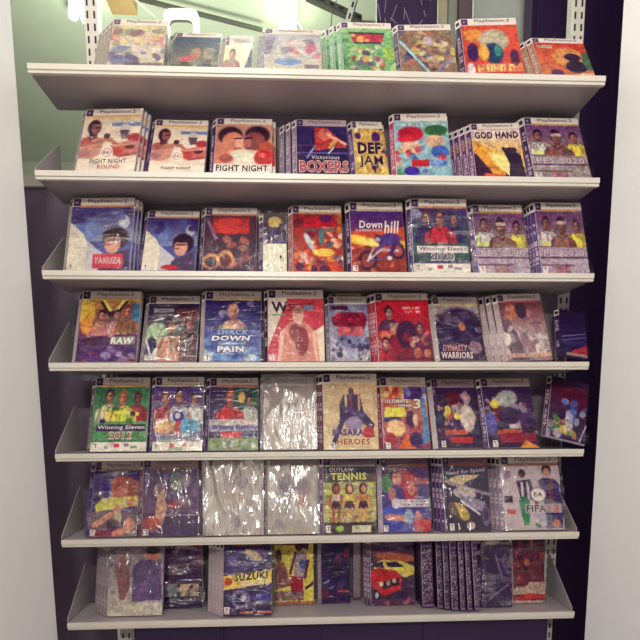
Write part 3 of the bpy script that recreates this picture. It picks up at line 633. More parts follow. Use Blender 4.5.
A = Art((60, 46, 84), 38).grad((196, 190, 180), (150, 140, 140), .12, .4).ell(.55, .46, .48, .28, (56, 40, 86)).blobs(22, [(50, 36, 80), (90, 80, 120), (130, 120, 140), (40, 28, 60)], y0=.25, y1=.8, r0=.04, r1=.12).ell(.58, .48, .07, .07, (196, 140, 96)).ell(.3, .36, .1, .1, (110, 100, 130)).rect(0, .7, 1, 1, (60, 40, 76), .8).ell(.8, .8, .14, .1, (150, 130, 140)).text('DYNASTY', .1, .76, .62, .86, (226, 160, 160), .2, .04).text('WARRIORS', .04, .87, .72, .97, (236, 226, 226), .15, .04).head((216, 190, 120), tc=(170, 140, 90), ps=(70, 60, 80))
game(4, 440, 487, 299, A, 'dark violet warrior game with white title in two lines', 'dark violet warrior game', G4, (206, 200, 196), n=0, sleeve='shiny')
game(4, 441, 475, 295.5, Art((70, 50, 130), 39).head(bg=(80, 60, 140), tc=(90, 70, 150)), 'violet-topped case standing behind the dark violet warrior game', 'violet-topped case', G4, (80, 64, 130), n=0, yb=.056)
A = Art((150, 130, 130), 40).grad((120, 60, 60), (196, 186, 180), .12, .7).ell(.25, .28, .13, .13, (196, 130, 90)).ell(.5, .26, .14, .12, (70, 36, 60)).ell(.66, .3, .05, .06, (206, 130, 150)).poly([(.0, .35), (.2, .4), (.5, 1), (.1, 1)], (110, 96, 110)).blobs(22, [(206, 200, 206), (170, 160, 170), (226, 222, 220), (150, 120, 130)], y0=.45, y1=.9, r0=.04, r1=.12).rect(.05, .9, .98, .96, (206, 180, 150), .8).head((196, 90, 90), tc=(190, 150, 120))
game(4, 508, 553, 296.5, A, 'brown and silver game under wrinkled film, leaning in a fanned stack', 'brown and silver game', G4, (190, 180, 180), n=3, dx=-.0125, roll=-2, sleeve='streak')
A = Art((40, 34, 80), 41).grad((44, 30, 70), (50, 50, 100), .0, .8).line(.05, .62, 1, .48, .012, (150, 150, 190)).line(.05, .7, 1, .56, .012, (130, 130, 170)).poly([(.4, .9), (1, .74), (1, .95), (.4, 1)], (170, 50, 60)).rect(.2, .94, 1, 1, (170, 160, 140), .8)
game(4, 561, 587, 316, A, 'dark navy case with a red stripe leaning beyond the slotted upright', 'dark navy case', G4, (50, 34, 80), n=0, roll=13, yaw=0, dark=True, H=.15)

# ------------------------------------------------------------------ row 5
A = football(51, [(.8, .2, .15, (150, 90, 80), (90, 60, 60), (170, 60, 60), None, .6), (.28, .16, .18, (190, 140, 110), (56, 36, 36), (206, 224, 160), (206, 210, 170), .64), (.52, .17, .19, (216, 150, 110), (150, 110, 60), (226, 230, 80), (226, 220, 90), .64)], (60, 40, 90), '2012', (206, 70, 60), bg0=(60, 130, 80), bg1=(90, 160, 100)).ell(.4, .44, .07, .04, (70, 110, 50)).line(.4, .48, .8, .5, .035, (236, 230, 90)).ell(.72, .5, .05, .035, (50, 40, 60)).ell(.18, .6, .05, .035, (50, 40, 90)).ell(.66, .6, .06, .04, (90, 150, 60)).head((230, 170, 90))
game(5, 90, 146, 379, A, 'green football game with a yellow-shirted player, leftmost on fifth shelf', 'green yellow-shirt football game', G5, (110, 130, 100), n=1, dx=-.004)
A = Art((80, 60, 140), 52).grad((84, 60, 140), (150, 120, 110), .12, .75).man(.22, .2, .17, (206, 150, 120), (110, 70, 60), (170, 60, 70), (206, 150, 110), .66).man(.82, .22, .17, (200, 150, 124), (50, 36, 40), (206, 220, 226), (200, 160, 130), .62).man(.5, .16, .2, (200, 146, 120), (56, 40, 50), (190, 210, 226), (200, 150, 130), .66).ell(.5, .54, .11, .08, (70, 60, 130)).ell(.48, .53, .06, .04, (206, 206, 220)).poly([(.44, .6), (.56, .6), (.52, .8), (.42, .8)], (200, 80, 70)).ell(.22, .68, .22, .1, (206, 170, 120)).ell(.75, .68, .22, .1, (80, 160, 190)).text('RUSSIA 2018', .1, .79, .9, .86, (60, 120, 120), 0, .03, (220, 226, 220)).rect(0, .88, 1, 1, (226, 226, 216)).rect(.34, .9, .43, .95, (206, 80, 80)).rect(.58, .9, .68, .94, (196, 110, 90), .8).rect(.32, .95, .6, .985, (110, 150, 120), .5).rating(.02, .9).head((206, 190, 130))
game(5, 152, 202, 378.5, A, 'violet football game with three players and a patterned ball', 'violet three-player football game', G5, (84, 70, 140), n=1, dx=-.002, sleeve='shiny')
A = Art((50, 80, 90), 53).grad((70, 50, 100), (40, 100, 70), .12, .6, False).man(.82, .24, .14, (170, 130, 110), HR, (190, 200, 196), None, .62).man(.42, .15, .21, (206, 130, 100), (150, 60, 50), (200, 56, 56), (190, 60, 60), .6).ell(.66, .28, .07, .08, (226, 180, 90)).rect(0, .58, 1, .66, (196, 190, 190)).rect(0, .66, 1, .74, (150, 150, 180)).text('Winning Eleven', .06, .655, .88, .735, (44, 70, 130), .1, .03).rect(.25, .755, .65, .84, (206, 56, 56)).text('2018', .29, .77, .61, .825, (230, 120, 110), 0, .03).rect(.66, .76, 1, .82, (56, 60, 120)).rect(0, .84, 1, 1, (140, 170, 120)).rect(.28, .89, .36, .96, (200, 200, 190)).blobs(6, [(200, 210, 196), (110, 90, 100)], y0=.88, y1=.98, r0=.03, r1=.05).head((206, 130, 90), tc=(190, 150, 110))
game(5, 208, 258, 379.5, A, 'football game with a red-shirted player above blue lettering', 'red-shirt blue-letter football game', G5, (80, 60, 120), n=0)
A = Art((226, 214, 206), 54).calm(.25).grad((180, 156, 160), (236, 226, 208), .12, .6).ell(.5, .5, .35, .2, (206, 186, 180)).blobs(10, [(190, 176, 170), (214, 206, 196)], r0=.08, r1=.18).head(tc=(150, 140, 150))  # print kept bright to carry the glare of the crumpled film
game(5, 264, 315, 378, A, 'pale game wrapped in crumpled silvery film on the fifth shelf', 'silvery wrapped fifth-shelf game', G5, (120, 96, 120), n=1, dx=.004, sleeve='foil')
A = Art((206, 186, 140), 55).grad((196, 176, 130), (214, 200, 160), .12, 1).blobs(10, [(220, 204, 160), (186, 166, 120)], r0=.08, r1=.18, k=.6).ell(.52, .24, .05, .05, (110, 76, 70)).poly([(.38, .28), (.68, .28), (.74, .5), (.95, .68), (.9, .74), (.66, .64), (.4, .62), (.2, .95), (.12, .96), (.3, .6), (.3, .4)], (64, 46, 90)).line(.42, .3, .42, .5, .02, (206, 180, 110)).line(.66, .3, .66, .48, .02, (206, 180, 110)).line(.4, .46, .72, .54, .04, (90, 80, 130)).line(.5, .3, .52, .44, .02, (150, 50, 60)).ell(.56, .66, .16, .09, (150, 140, 170)).ell(.82, .78, .1, .07, (196, 60, 56)).text('BASARA', .16, .73, .74, .82, (84, 66, 140), 0, .06).text('2', .74, .7, .94, .84, (196, 50, 50), .1, .06).text('HEROES', .24, .86, .84, .935, (190, 60, 46), 0, .03).rating(.1, .91).rect(.34, .0, .9, .03, (226, 216, 200)).head((206, 190, 140), tc=(140, 116, 110)).calm(.5)
game(5, 324, 379, 375, A, 'tan game with a seated dark-armoured warrior, tallest on fifth shelf', 'tan warrior game', G5, (120, 84, 90), n=1, dx=-.006)
A = Art((206, 150, 90), 56).grad((214, 170, 110), (150, 70, 90), .12, 1).blobs(12, [(200, 60, 50), (230, 190, 110), (240, 220, 150)], x1=.5, y0=.14, y1=.4, r0=.04, r1=.09).rect(.5, .13, 1, .32, (90, 76, 140)).blobs(8, [(150, 150, 200), (200, 190, 210), (70, 50, 110)], .5, .14, 1, .3, .04, .08).poly([(.05, .5), (.1, .42), (.3, .44), (.5, .42), (.52, .56), (.05, .56)], (236, 226, 90)).rect(.05, .56, .4, .62, (70, 64, 130)).ell(.28, .72, .2, .12, (236, 200, 150)).ell(.62, .6, .1, .12, (80, 44, 90)).ell(.72, .6, .06, .09, (226, 190, 170)).poly([(.3, 1), (.5, .8), (.62, .85), (.7, 1)], (226, 120, 50)).ell(.15, .88, .12, .1, (170, 60, 60)).poly([(.85, .3), (.95, .3), (1, .9), (.82, .95), (.88, .6)], (90, 150, 190)).ell(.7, .88, .14, .1, (60, 40, 100)).text('ULTIMATE', .08, .315, .6, .37, (246, 240, 244), .1, .04, (60, 40, 70)).text('NINJA', .36, .385, .68, .43, (246, 240, 244), .1, .04, (60, 40, 70)).text('3', .7, .31, .86, .45, (246, 240, 220), .1, .03, (90, 40, 70)).rating(.04, .92).head((206, 190, 140), tc=(190, 150, 110))
game(5, 384, 431, 379, A, 'yellow and orange ninja game with a large white numeral', 'yellow and orange ninja game', G5, (150, 60, 60), n=1, dx=-.003)
def crowd(seed, c2):
    rq = random.Random(seed)
    A = Art((60, 44, 84), seed).grad((70, 46, 90), (60, 40, 70), .12, 1).blobs(34, [(150, 110, 110), (200, 160, 140), (60, 40, 80), (110, 90, 120), (50, 60, 90), (190, 180, 180)], y0=.16, y1=.8, r0=.03, r1=.07)
    for _ in range(9): A.man(rq.uniform(.08, .92), rq.uniform(.16, .55), rq.uniform(.08, .13), (206, 164, 146), rq.choice([(50, 34, 60), (110, 70, 60), (214, 200, 120), (170, 170, 186)]), rq.choice([(90, 70, 110), (200, 190, 190), (130, 60, 60), (60, 80, 100)]))
    A.blobs(16, [(40, 28, 60), (200, 180, 176), (110, 60, 70)], y0=.2, y1=.78, r0=.02, r1=.045)
    A.rect(.2, .74, .7, .82, (206, 110, 60), .9).rect(.3, .85, .8, .93, (206, 70, 50), .9).blobs(6, c2, .1, .4, .9, .6, .05, .08); return A.rating(.08, .9)
A = crowd(57, [(226, 226, 100), (206, 110, 60)]).ell(.46, .28, .16, .1, (110, 30, 40)).ell(.75, .58, .16, .2, (206, 196, 190)).ell(.76, .28, .08, .1, (170, 150, 160)).ell(.52, .55, .09, .05, (236, 230, 120)).head(bg=(196, 180, 184), tc=(150, 110, 90))
game(5, 438, 483, 381, A, 'dark game crowded with pale figures and orange lettering', 'dark crowded game', G5, (206, 196, 190), n=0)
A = crowd(58, [(90, 100, 170), (150, 150, 190)]).ell(.48, .3, .22, .12, (170, 180, 180), -20).ell(.5, .55, .22, .12, (66, 44, 84)).ell(.22, .38, .1, .06, (240, 220, 90)).ell(.1, .66, .12, .16, (100, 110, 180)).rect(.25, .8, .95, .92, (150, 40, 60), .9).poly([(.6, 1), (.75, .9), (1, 1)], (240, 160, 60)).head(bg=(206, 196, 190), tc=(160, 130, 110))
game(5, 489, 540, 380, A, 'violet game with an orange flash along the bottom, by the upright', 'violet orange-flash game', G5, (70, 50, 100), n=0)
A = Art((70, 50, 90), 59).grad((120, 50, 70), (60, 70, 90), .1, .9).rect(.2, .2, 1, .36, (110, 40, 70)).blobs(16, [(90, 130, 210), (60, 90, 180), (190, 200, 220), (120, 50, 60)], .4, .35, 1, .75, .05, .12).blobs(14, [(226, 200, 80), (90, 150, 90), (220, 110, 60), (200, 190, 200)], 0, .65, .8, 1, .05, .11).ell(.35, .6, .1, .1, (60, 40, 80)).line(.85, .98, 1, .7, .02, (190, 180, 200))
game(5, 546, 584, 386, A, 'multicoloured game tilted to the right, beyond the slotted upright', 'tilted multicoloured game', G5, (90, 70, 90), n=0, roll=17, H=.178)

# ------------------------------------------------------------------ row 6
A = Art((70, 50, 120), 61).grad((60, 44, 130), (110, 80, 120), .12, .5).ell(.66, .3, .28, .1, (190, 116, 84), 5).poly([(.38, .3), (.98, .28), (.98, .54), (.38, .54)], (176, 104, 76)).ell(.6, .4, .16, .05, (196, 130, 96)).ell(.3, .4, .1, .1, (60, 40, 130)).poly([(.06, .6), (.2, .5), (1, .47), (1, .6), (.1, .68)], (206, 206, 90)).ell(.85, .56, .12, .05, (206, 140, 80)).rect(0, .68, 1, 1, (120, 110, 110)).ell(.56, .66, .1, .08, (206, 150, 110)).ell(.56, .76, .1, .1, (200, 190, 150)).line(.1, .85, .42, .72, .06, (210, 150, 120)).ell(.84, .86, .12, .1, (210, 150, 120)).ell(.5, .88, .14, .1, (70, 50, 70)).line(.5, .98, .8, .9, .06, (206, 140, 120)).ell(.2, .97, .3, .05, (140, 40, 70)).rating().head((206, 170, 110), tc=(120, 100, 130))
game(6, 89, 136, 463, A, 'blue game with a muscular back above a yellow band, leftmost sixth-shelf', 'muscular back game', G6, (70, 66, 140), n=2, dx=-.006, sleeve='shiny')
A = Art((70, 44, 90), 62).grad((66, 36, 96), (110, 90, 110), .12, .7).ell(.3, .42, .1, .1, (206, 170, 130)).poly([(.26, .5), (.38, .46), (.44, .65), (.34, .9), (.2, .9)], (196, 160, 130)).ell(.16, .84, .16, .1, (170, 80, 60)).rect(.44, .55, .7, .64, (170, 60, 60), .8).blobs(16, [(110, 100, 130), (80, 60, 100), (150, 140, 150)], .3, .15, 1, .6, .05, .12).ell(.62, .3, .14, .12, (120, 130, 120)).rect(.3, .72, 1, .74, (180, 170, 170), .7).rating().head((196, 150, 110), tc=(190, 150, 130), bg=(190, 176, 190))
game(6, 142, 198, 459.5, A, 'purple game with a fighting figure behind streaky film creases', 'purple streaky game', G6, (130, 70, 90), n=1, dx=.006, sleeve='streak')
A = Art((226, 216, 210), 63).calm(.25).grad((206, 190, 176), (232, 224, 222), .1, .6).blobs(12, [(214, 190, 160), (170, 150, 160), (220, 214, 206)], r0=.08, r1=.2).head(tc=(170, 160, 160))  # silver glare of the film painted into the pale print beneath
game(6, 206, 262, 458, A, 'game hidden by bright crumpled silver film on the sixth shelf', 'silver-wrapped sixth-shelf game', G6, (110, 84, 110), n=1, dx=.003, sleeve='foil')
A = Art((150, 140, 140), 64).calm(.4).grad((206, 190, 184), (190, 190, 178), .1, 1).ell(.42, .36, .2, .14, (110, 50, 80)).ell(.74, .4, .14, .14, (130, 70, 96)).ell(.72, .56, .13, .08, (196, 100, 90)).ell(.3, .6, .2, .16, (140, 150, 150)).blobs(8, [(190, 186, 176), (150, 140, 150)], y0=.6, r0=.08, r1=.18).rect(.1, .93, .95, .98, (206, 190, 130), .6)
game(6, 268, 317, 458, A, 'greyish game with faint maroon shapes under milky film', 'faint maroon game', G6, (100, 76, 110), n=1, dx=.004, sleeve='milky')
A = Art((170, 180, 110), 65).grad((150, 170, 90), (196, 190, 120), .12, .8).rect(0, .13, 1, .22, (44, 30, 60)).rect(0, .22, 1, .34, (60, 44, 60), .6)
for yy in (.42, .52, .62, .72): A.rect(0, yy, 1, yy + .012, (110, 110, 80), .6)
A.rect(.1, .36, .9, .38, (206, 206, 150), .6)
for cx, sh, sk in ((.24, (200, 190, 170), (176, 104, 64)), (.5, (214, 204, 96), (206, 164, 116)), (.77, (206, 150, 90), (214, 164, 110))):
    A.ell(cx, .42, .08, .075, (92, 44, 42)).ell(cx + .01, .43, .05, .05, sk).poly([(cx - .09, .5), (cx + .09, .5), (cx + .07, .6), (cx - .07, .6)], sh).poly([(cx - .07, .58), (cx + .07, .58), (cx + .1, .68), (cx - .1, .68)], (84, 44, 52)).line(cx - .05, .68, cx - .06, .9, .028, sk).line(cx + .05, .68, cx + .06, .9, .028, sk).line(cx - .09, .51, cx - .13, .64, .022, sk).line(cx + .09, .51, cx + .13, .64, .022, sk)
A.rect(0, .86, 1, 1, (56, 56, 50), .85).rect(.54, .9, .92, .99, (206, 214, 190)).ell(.3, .94, .08, .04, (150, 190, 60)).text('OUTLAW', .12, .15, .58, .2, (214, 206, 220), .1, .02).text('TENNIS', .14, .215, .84, .31, (236, 240, 110), 0, .05, (40, 40, 30)).rating(.03, .9).head(bg=(150, 140, 160), tc=(110, 100, 120))
game(6, 324, 376, 457, A, 'tennis game with yellow lettering and three women on a court', 'tennis game', G6, (130, 120, 140), n=1, dx=.004)
A = Art((70, 60, 130), 66).grad((90, 50, 100), (60, 80, 170), .12, 1).ell(.5, .3, .3, .12, (170, 50, 70), 20).line(.4, .26, .95, .34, .05, (190, 90, 80)).ell(.34, .3, .1, .08, (200, 150, 130), 30).ell(.2, .18, .08, .07, (70, 44, 70)).ell(.1, .36, .12, .12, (80, 150, 90)).ell(.62, .48, .16, .12, (170, 60, 70)).ell(.64, .44, .08, .09, (200, 130, 110)).ell(.22, .5, .08, .09, (180, 130, 110)).ell(.24, .76, .24, .12, (60, 90, 190)).line(.1, .8, .5, .82, .06, (200, 140, 120)).ell(.76, .82, .08, .1, (200, 140, 120)).ell(.85, .92, .2, .1, (190, 60, 60)).ell(.56, .8, .1, .1, (150, 180, 206)).rect(.22, .575, 1, .67, (206, 204, 214)).ell(.3, .62, .1, .07, (206, 204, 214)).scrib(.4, .59, .98, .615, (80, 50, 90)).scrib(.4, .632, .98, .657, (80, 50, 90)).rating().head((206, 130, 70), tc=(206, 130, 60), bg=(120, 100, 140))
game(6, 383, 430, 457.5, A, 'blue and red football game with a white band across the middle', 'blue white-band football game', G6, (190, 180, 200), n=1, dx=.006, sleeve='shiny')
A = Art((44, 30, 70), 67).grad((50, 30, 80), (40, 26, 60), .12, 1).poly([(.0, .34), (.3, .26), (.8, .26), (.6, .34), (.3, .42)], (206, 196, 150)).poly([(.45, .36), (.7, .3), (1, .34), (1, .42), (.6, .42)], (40, 28, 70)).line(.1, .36, 1, .52, .03, (170, 160, 170)).ell(.45, .5, .26, .08, (190, 190, 180), 8).poly([(.3, .5), (.9, .62), (.86, .76), (.4, .66)], (150, 150, 170)).line(.36, .6, .76, .78, .02, (220, 220, 225)).ell(.3, .74, .26, .1, (200, 180, 80), 28).ell(.9, .8, .1, .14, (110, 100, 130)).ell(.9, .8, .05, .07, (50, 36, 70)).poly([(0, .6), (.2, .6), (.4, .9), (.1, 1), (0, 1)], (46, 30, 64), .6).ell(.55, .93, .1, .05, (200, 190, 190)).text('Need for Speed', .06, .18, .92, .25, (200, 190, 214), .1, .03, None, .05).rating(.08, .9).head((196, 110, 70), tc=(206, 120, 80), bg=(150, 130, 150))
game(6, 446, 492, 457, A, 'black racing game with a silver and gold sports car', 'silver car racing game', G6, (80, 60, 110), n=2, dx=-.006, sleeve='streak')
A = Art((206, 194, 204), 68).grad((206, 196, 206), (196, 184, 190), .12, 1)
A.ell(.35, .24, .06, .06, (80, 50, 56)).poly([(.24, .34), (.46, .32), (.5, .6), (.3, .62)], (70, 50, 90)).rect(.32, .36, .36, .6, (214, 206, 220)).rect(.41, .36, .45, .6, (214, 206, 220)).line(.46, .34, .58, .7, .03, (70, 50, 90)).ell(.78, .2, .08, .08, (76, 44, 50)).ell(.78, .23, .06, .06, (206, 160, 140)).poly([(.62, .34), (.72, .3), (.9, .32), (1, .4), (1, .74), (.98, .98), (.72, .98), (.68, .6)], (60, 40, 110)).rect(.78, .36, .86, .76, (120, 40, 70)).poly([(.26, .6), (.44, .58), (.44, .76), (.4, .94), (.32, .94), (.28, .76)], (50, 150, 90)).ell(.36, .58, .05, .04, (50, 130, 80)).rect(.02, .54, .16, .63, (60, 44, 80)).rect(.04, .72, .18, .79, (206, 90, 80)).ell(.6, .53, .14, .1, (60, 44, 70)).ell(.6, .53, .13, .093, (240, 236, 240)).text('EA', .525, .5, .675, .555, (50, 40, 56), .15, .03).rect(.36, .655, .98, .78, (206, 200, 206), .8).text('FIFA', .38, .67, .71, .765, (40, 26, 74), 0, .02).text('13', .75, .67, .93, .765, (226, 116, 70), 0, .04).rect(.5, .8, .8, .98, (170, 176, 200), .8).blobs(8, [(90, 90, 130), (60, 120, 80), (220, 220, 226)], .5, .82, .82, .96, .03, .06).ell(.87, .92, .07, .06, (206, 150, 120)).rect(.05, .2, .16, .3, (150, 130, 160), .7)
A.head((214, 130, 90), tc=(110, 90, 130)).calm(.35)
game(6, 506, 565, 457, A, 'white football game with a black-striped player and one in dark blue', 'white football game', G6, (150, 140, 160), n=2, dx=-.007, sleeve='shiny')

# ------------------------------------------------------------------ row 7
A = Art((170, 160, 160), 71).grad((150, 140, 146), (190, 186, 176), .1, 1).ell(.8, .2, .13, .09, (200, 130, 90)).ell(.8, .14, .13, .05, (60, 40, 50)).poly([(.45, .35), (.6, .26), (.95, .28), (1, .8), (.45, .82)], (100, 80, 130)).poly([(.1, .34), (.36, .3), (.4, .6), (.3, .8), (.22, .8)], (140, 100, 90)).ell(.24, .27, .08, .06, (150, 110, 96)).blobs(6, [(120, 96, 140), (96, 80, 126)], .5, .4, .95, .75, .08, .14).rect(0, .84, 1, 1, (206, 206, 190), .8)
game(7, 107, 162, 541, A, 'game in bright wrinkled film showing a figure in violet, leftmost bottom-shelf', 'film-wrapped bottom-shelf game', G7, (170, 160, 160), n=3, dx=-.011, vb=617, lean=17, H=.179, sleeve='streak')
A = Art((60, 46, 96), 72).grad((90, 50, 90), (50, 36, 80), .1, 1).rect(.3, .03, 1, .16, (170, 40, 60)).rect(.02, .04, .26, .16, (150, 140, 150)).text('RED', .34, .05, .96, .14, (120, 24, 44), 0, .04).blobs(14, [(110, 60, 90), (80, 60, 120), (50, 34, 76), (130, 90, 110)], y0=.2, y1=.65, r0=.05, r1=.13).rect(.02, .66, .36, .84, (130, 150, 150)).rect(.42, .66, .9, .84, (190, 176, 140)).blobs(8, [(60, 50, 70), (220, 210, 190), (90, 110, 110)], .02, .67, .9, .83, .03, .07).rect(0, .9, .8, .93, (110, 90, 130), .6)
game(7, 164, 203, 541, A, 'dark violet game with a red panel, beside the film-wrapped leftmost game', 'dark violet red-panel game', G7, (70, 50, 90), vb=609, lean=8, H=.178, sleeve='shiny')
A = Art((50, 34, 90), 73).grad((60, 40, 100), (44, 28, 76), .05, 1).rect(.2, .04, .8, .08, (206, 110, 60), .7).ell(.5, .24, .42, .13, (90, 80, 140), -8).ell(.62, .2, .2, .06, (200, 180, 140), 25).ell(.4, .26, .14, .07, (60, 46, 110)).ell(.2, .28, .1, .08, (110, 90, 150)).poly([(0, .47), (1, .4), (1, .57), (0, .66)], (240, 206, 84)).ell(.1, .55, .08, .05, (206, 50, 44)).rect(.08, .535, .12, .565, (240, 206, 84)).ell(.36, .78, .2, .12, (140, 130, 170), 10).ell(.36, .78, .15, .085, (50, 34, 90)).ell(.42, .76, .06, .04, (190, 180, 200)).ell(.8, .76, .2, .06, (66, 70, 150)).rect(.35, .94, .62, .97, (226, 150, 90), .8).rect(.7, .94, .98, .97, (236, 130, 60), .9).text('SUZUKI', .22, .43, .92, .53, (44, 26, 60), 0, .06, None, .035).text('RACING', .38, .55, .96, .6, (240, 236, 244), .2, .03, None, .02).text('CRESCENT', .2, .41, .6, .435, (70, 50, 90), .1, .02, None, .02).text('S', .06, .5, .14, .6, (206, 44, 40), 0, .06).rating(.02, .88)
game(7, 223, 272, 541, A, 'dark motorbike game with a yellow band, on the bottom shelf', 'yellow-band motorbike game', G7, (190, 180, 190), n=3, dx=-.0105, vb=617.5, lean=17, H=.179)
A = Art((236, 220, 90), 74).rect(.02, .02, .24, .16, (160, 150, 110)).rect(.24, .02, .52, .16, (150, 36, 50)).ell(.1, .32, .09, .09, (110, 80, 76)).poly([(.0, .42), (.2, .4), (.38, .62), (.42, .74), (.0, .8)], (150, 110, 96)).line(.22, .44, .4, .7, .03, (170, 120, 100)).ell(.64, .12, .13, .13, (90, 50, 66)).poly([(.75, .06), (.9, .16), (.86, .24), (.7, .2)], (90, 50, 66)).poly([(.52, .28), (.78, .24), (.86, .4), (.78, .62), (.5, .62)], (170, 160, 170)).ell(.76, .44, .13, .07, (90, 110, 170)).line(.54, .28, .4, .56, .035, (110, 66, 70)).line(.86, .4, .78, .62, .04, (110, 70, 80)).poly([(.42, .6), (.72, .62), (.74, .84), (.42, .84)], (170, 40, 52)).rect(0, .82, .74, .95, (130, 110, 120), .8).blobs(10, [(200, 190, 190), (110, 80, 110)], 0, .82, .75, .95, .03, .05).line(.8, .78, 1, .7, .03, (80, 56, 80)).rect(0, .96, 1, 1, (150, 60, 70), .6)
game(7, 275, 314, 541, A, 'yellow game with two women, one in red shorts, on bottom shelf', 'yellow game', G7, (190, 180, 130), vb=605, lean=8, H=.178)
A = Art((52, 36, 84), 75).blobs(18, [(70, 46, 100), (44, 28, 70), (96, 60, 110), (60, 50, 120)], y0=.18, r0=.06, r1=.14).rect(.02, .13, .8, .15, (150, 140, 190), .8).ell(.6, .4, .14, .1, (110, 50, 90)).ell(.9, .3, .1, .07, (130, 50, 80)).ell(.5, .55, .26, .14, (44, 28, 66)).line(.05, .72, .25, .68, .02, (150, 160, 200)).ell(.14, .86, .14, .06, (120, 40, 70)).rect(.56, .82, .98, .85, (206, 110, 70), .8).text('SKU', .08, .02, .8, .12, (200, 190, 210), 0, .05)
game(7, 322, 350, 541, A, 'dark purple game with large pale letters at its top, bottom shelf', 'dark purple lettered game', G7, (170, 160, 170), vb=604, lean=8, H=.178, dark=True)
A = Art((80, 56, 60), 77).grad((60, 40, 100), (110, 70, 80), 0, .4).rect(0, .12, 1, .16, (130, 120, 150), .8).rect(.04, .03, .3, .05, (150, 140, 170), .5).ell(.6, .33, .5, .06, (190, 110, 60), 5).rect(0, .4, 1, .9, (70, 50, 84)).poly([(.05, .42), (.3, .36), (.7, .38), (1, .46), (1, .62), (.6, .6), (.1, .5)], (226, 210, 90)).poly([(.34, .4), (.6, .39), (.78, .47), (.4, .47)], (60, 44, 70)).poly([(.04, .4), (.28, .39), (.3, .48), (.04, .46)], (60, 44, 70)).poly([(0, .5), (.2, .48), (.6, .52), (.72, .62), (.68, .78), (.3, .88), (0, .72)], (196, 50, 40)).poly([(.2, .68), (.66, .62), (.66, .72), (.28, .78)], (60, 36, 50)).ell(.24, .7, .05, .035, (220, 200, 170)).ell(.4, .69, .05, .035, (200, 180, 150)).ell(.54, .66, .05, .035, (210, 190, 160)).ell(.77, .58, .05, .035, (214, 200, 160)).poly([(.84, .6), (1, .57), (1, .66), (.86, .68)], (90, 76, 90)).ell(.13, .86, .07, .07, (50, 36, 60)).ell(.13, .86, .04, .045, (200, 196, 210)).rect(0, .92, 1, 1, (96, 70, 96)).blobs(5, [(170, 110, 110), (120, 90, 120)], .3, .9, 1, 1, .04, .07)
game(7, 371, 415, 541, A, 'racing game with red and yellow muscle cars, on the bottom shelf', 'red and yellow car game', G7, (100, 80, 110), n=1, dx=-.006, vb=606, lean=9, H=.178)
A = Art((60, 44, 84), 78).grad((130, 120, 130), (50, 34, 76), 0, .35).blobs(14, [(80, 66, 120), (110, 100, 140), (46, 30, 70)], y0=.3, r0=.05, r1=.12).ell(.4, .08, .3, .08, (200, 196, 180)).line(.5, .3, .7, .6, .02, (150, 140, 180)).line(.2, .9, .9, .7, .015, (140, 130, 170)).line(.05, .5, .3, .9, .015, (120, 110, 150))
game(7, 483, 512, 541, A, 'dark violet game with shiny film at top, right of the spine row', 'dark violet film game', G7, (70, 50, 90), vb=608, lean=12, H=.18, sleeve='shiny', dark=True)
A = Art((96, 50, 56), 79).grad((80, 40, 66), (120, 60, 60), 0, .7).blobs(20, [(170, 90, 60), (120, 50, 70), (66, 34, 66), (196, 130, 80), (150, 70, 90)], y0=.1, y1=.7, r0=.04, r1=.1).rect(0, .7, 1, .88, (190, 170, 150)).poly([(0, .92), (.5, .86), (1, .88), (1, .93), (0, .97)], (196, 70, 60)).ell(.2, .72, .3, .05, (120, 60, 60)).rect(0, .96, 1, 1, (190, 170, 160)).rect(.04, .76, .08, .8, (50, 30, 40))
game(7, 513, 545, 541, A, 'brown-red game with a pale lower strip, rightmost on bottom shelf', 'brown-red game', G7, (110, 60, 70), vb=604, lean=9, H=.178)

# upright cases standing like books on the bottom shelf, spine outwards
def spine_case(uL, uR, vb, roll, label, col, seed, ink=(170, 160, 190), hd=(120, 110, 140), depth=0.085, htop=0.170):
    z = ZS[0]; um = (uL + uR) / 2; lo, hi = 0.0, DEP
    for _ in range(40):
        m = (lo + hi) / 2
        if proj((x_on(um, m, z), m, z))[1] > vb: lo = m
        else: hi = m
    yb = lo; x0, x1 = x_on(uL, yb, z), x_on(uR, yb, z); w = (x1 - x0) * .92; depth = min(depth, DEP - .010 - yb)
    bm = bmesh.new(); box(bm, -w / 2, w / 2, 0.0, depth, 0, htop, 0.0012)
    root = obj('game_case', bm, M['darkcase'])
    r = random.Random(seed); cols = max(6, int(w / 0.0011)); a = np.zeros((84, cols, 3)); a[:] = col
    a[:9] = hd; a[2:7, 1:-1] = (60, 40, 90)
    y = 13
    while y < 78:
        x = 1
        while x < cols - 1:
            n_ = r.randint(1, 3)
            if r.random() < .62: a[y:y + 1 + (r.random() < .3), x:min(x + n_, cols - 1)] = np.array(ink) * r.uniform(.6, 1)
            x += n_ + 1
        y += 2
    a[:, 0] = (190, 180, 200); a[-3:] = np.array(hd) * 1.1
    cv = D.objects.new('spine', raster_mesh('spine', lin(grade(np.clip(a, 0, 255))), w - 0.0012, htop - 0.003)); C.objects.link(cv); cv.parent = root; cv.location = (0, -0.0006, 0.0015)
    rr = math.radians(roll)
    set_m(root, ((x0 + x1) / 2, yb, z + abs(math.sin(rr)) * w / 2 + depth * math.sin(math.radians(2)) + .001), math.radians(2), math.radians(2), rr)
    tag(root, label, 'video game', 'spine-out cases on the bottom shelf'); return root
LB = 'spine-out dark case on bottom shelf, '
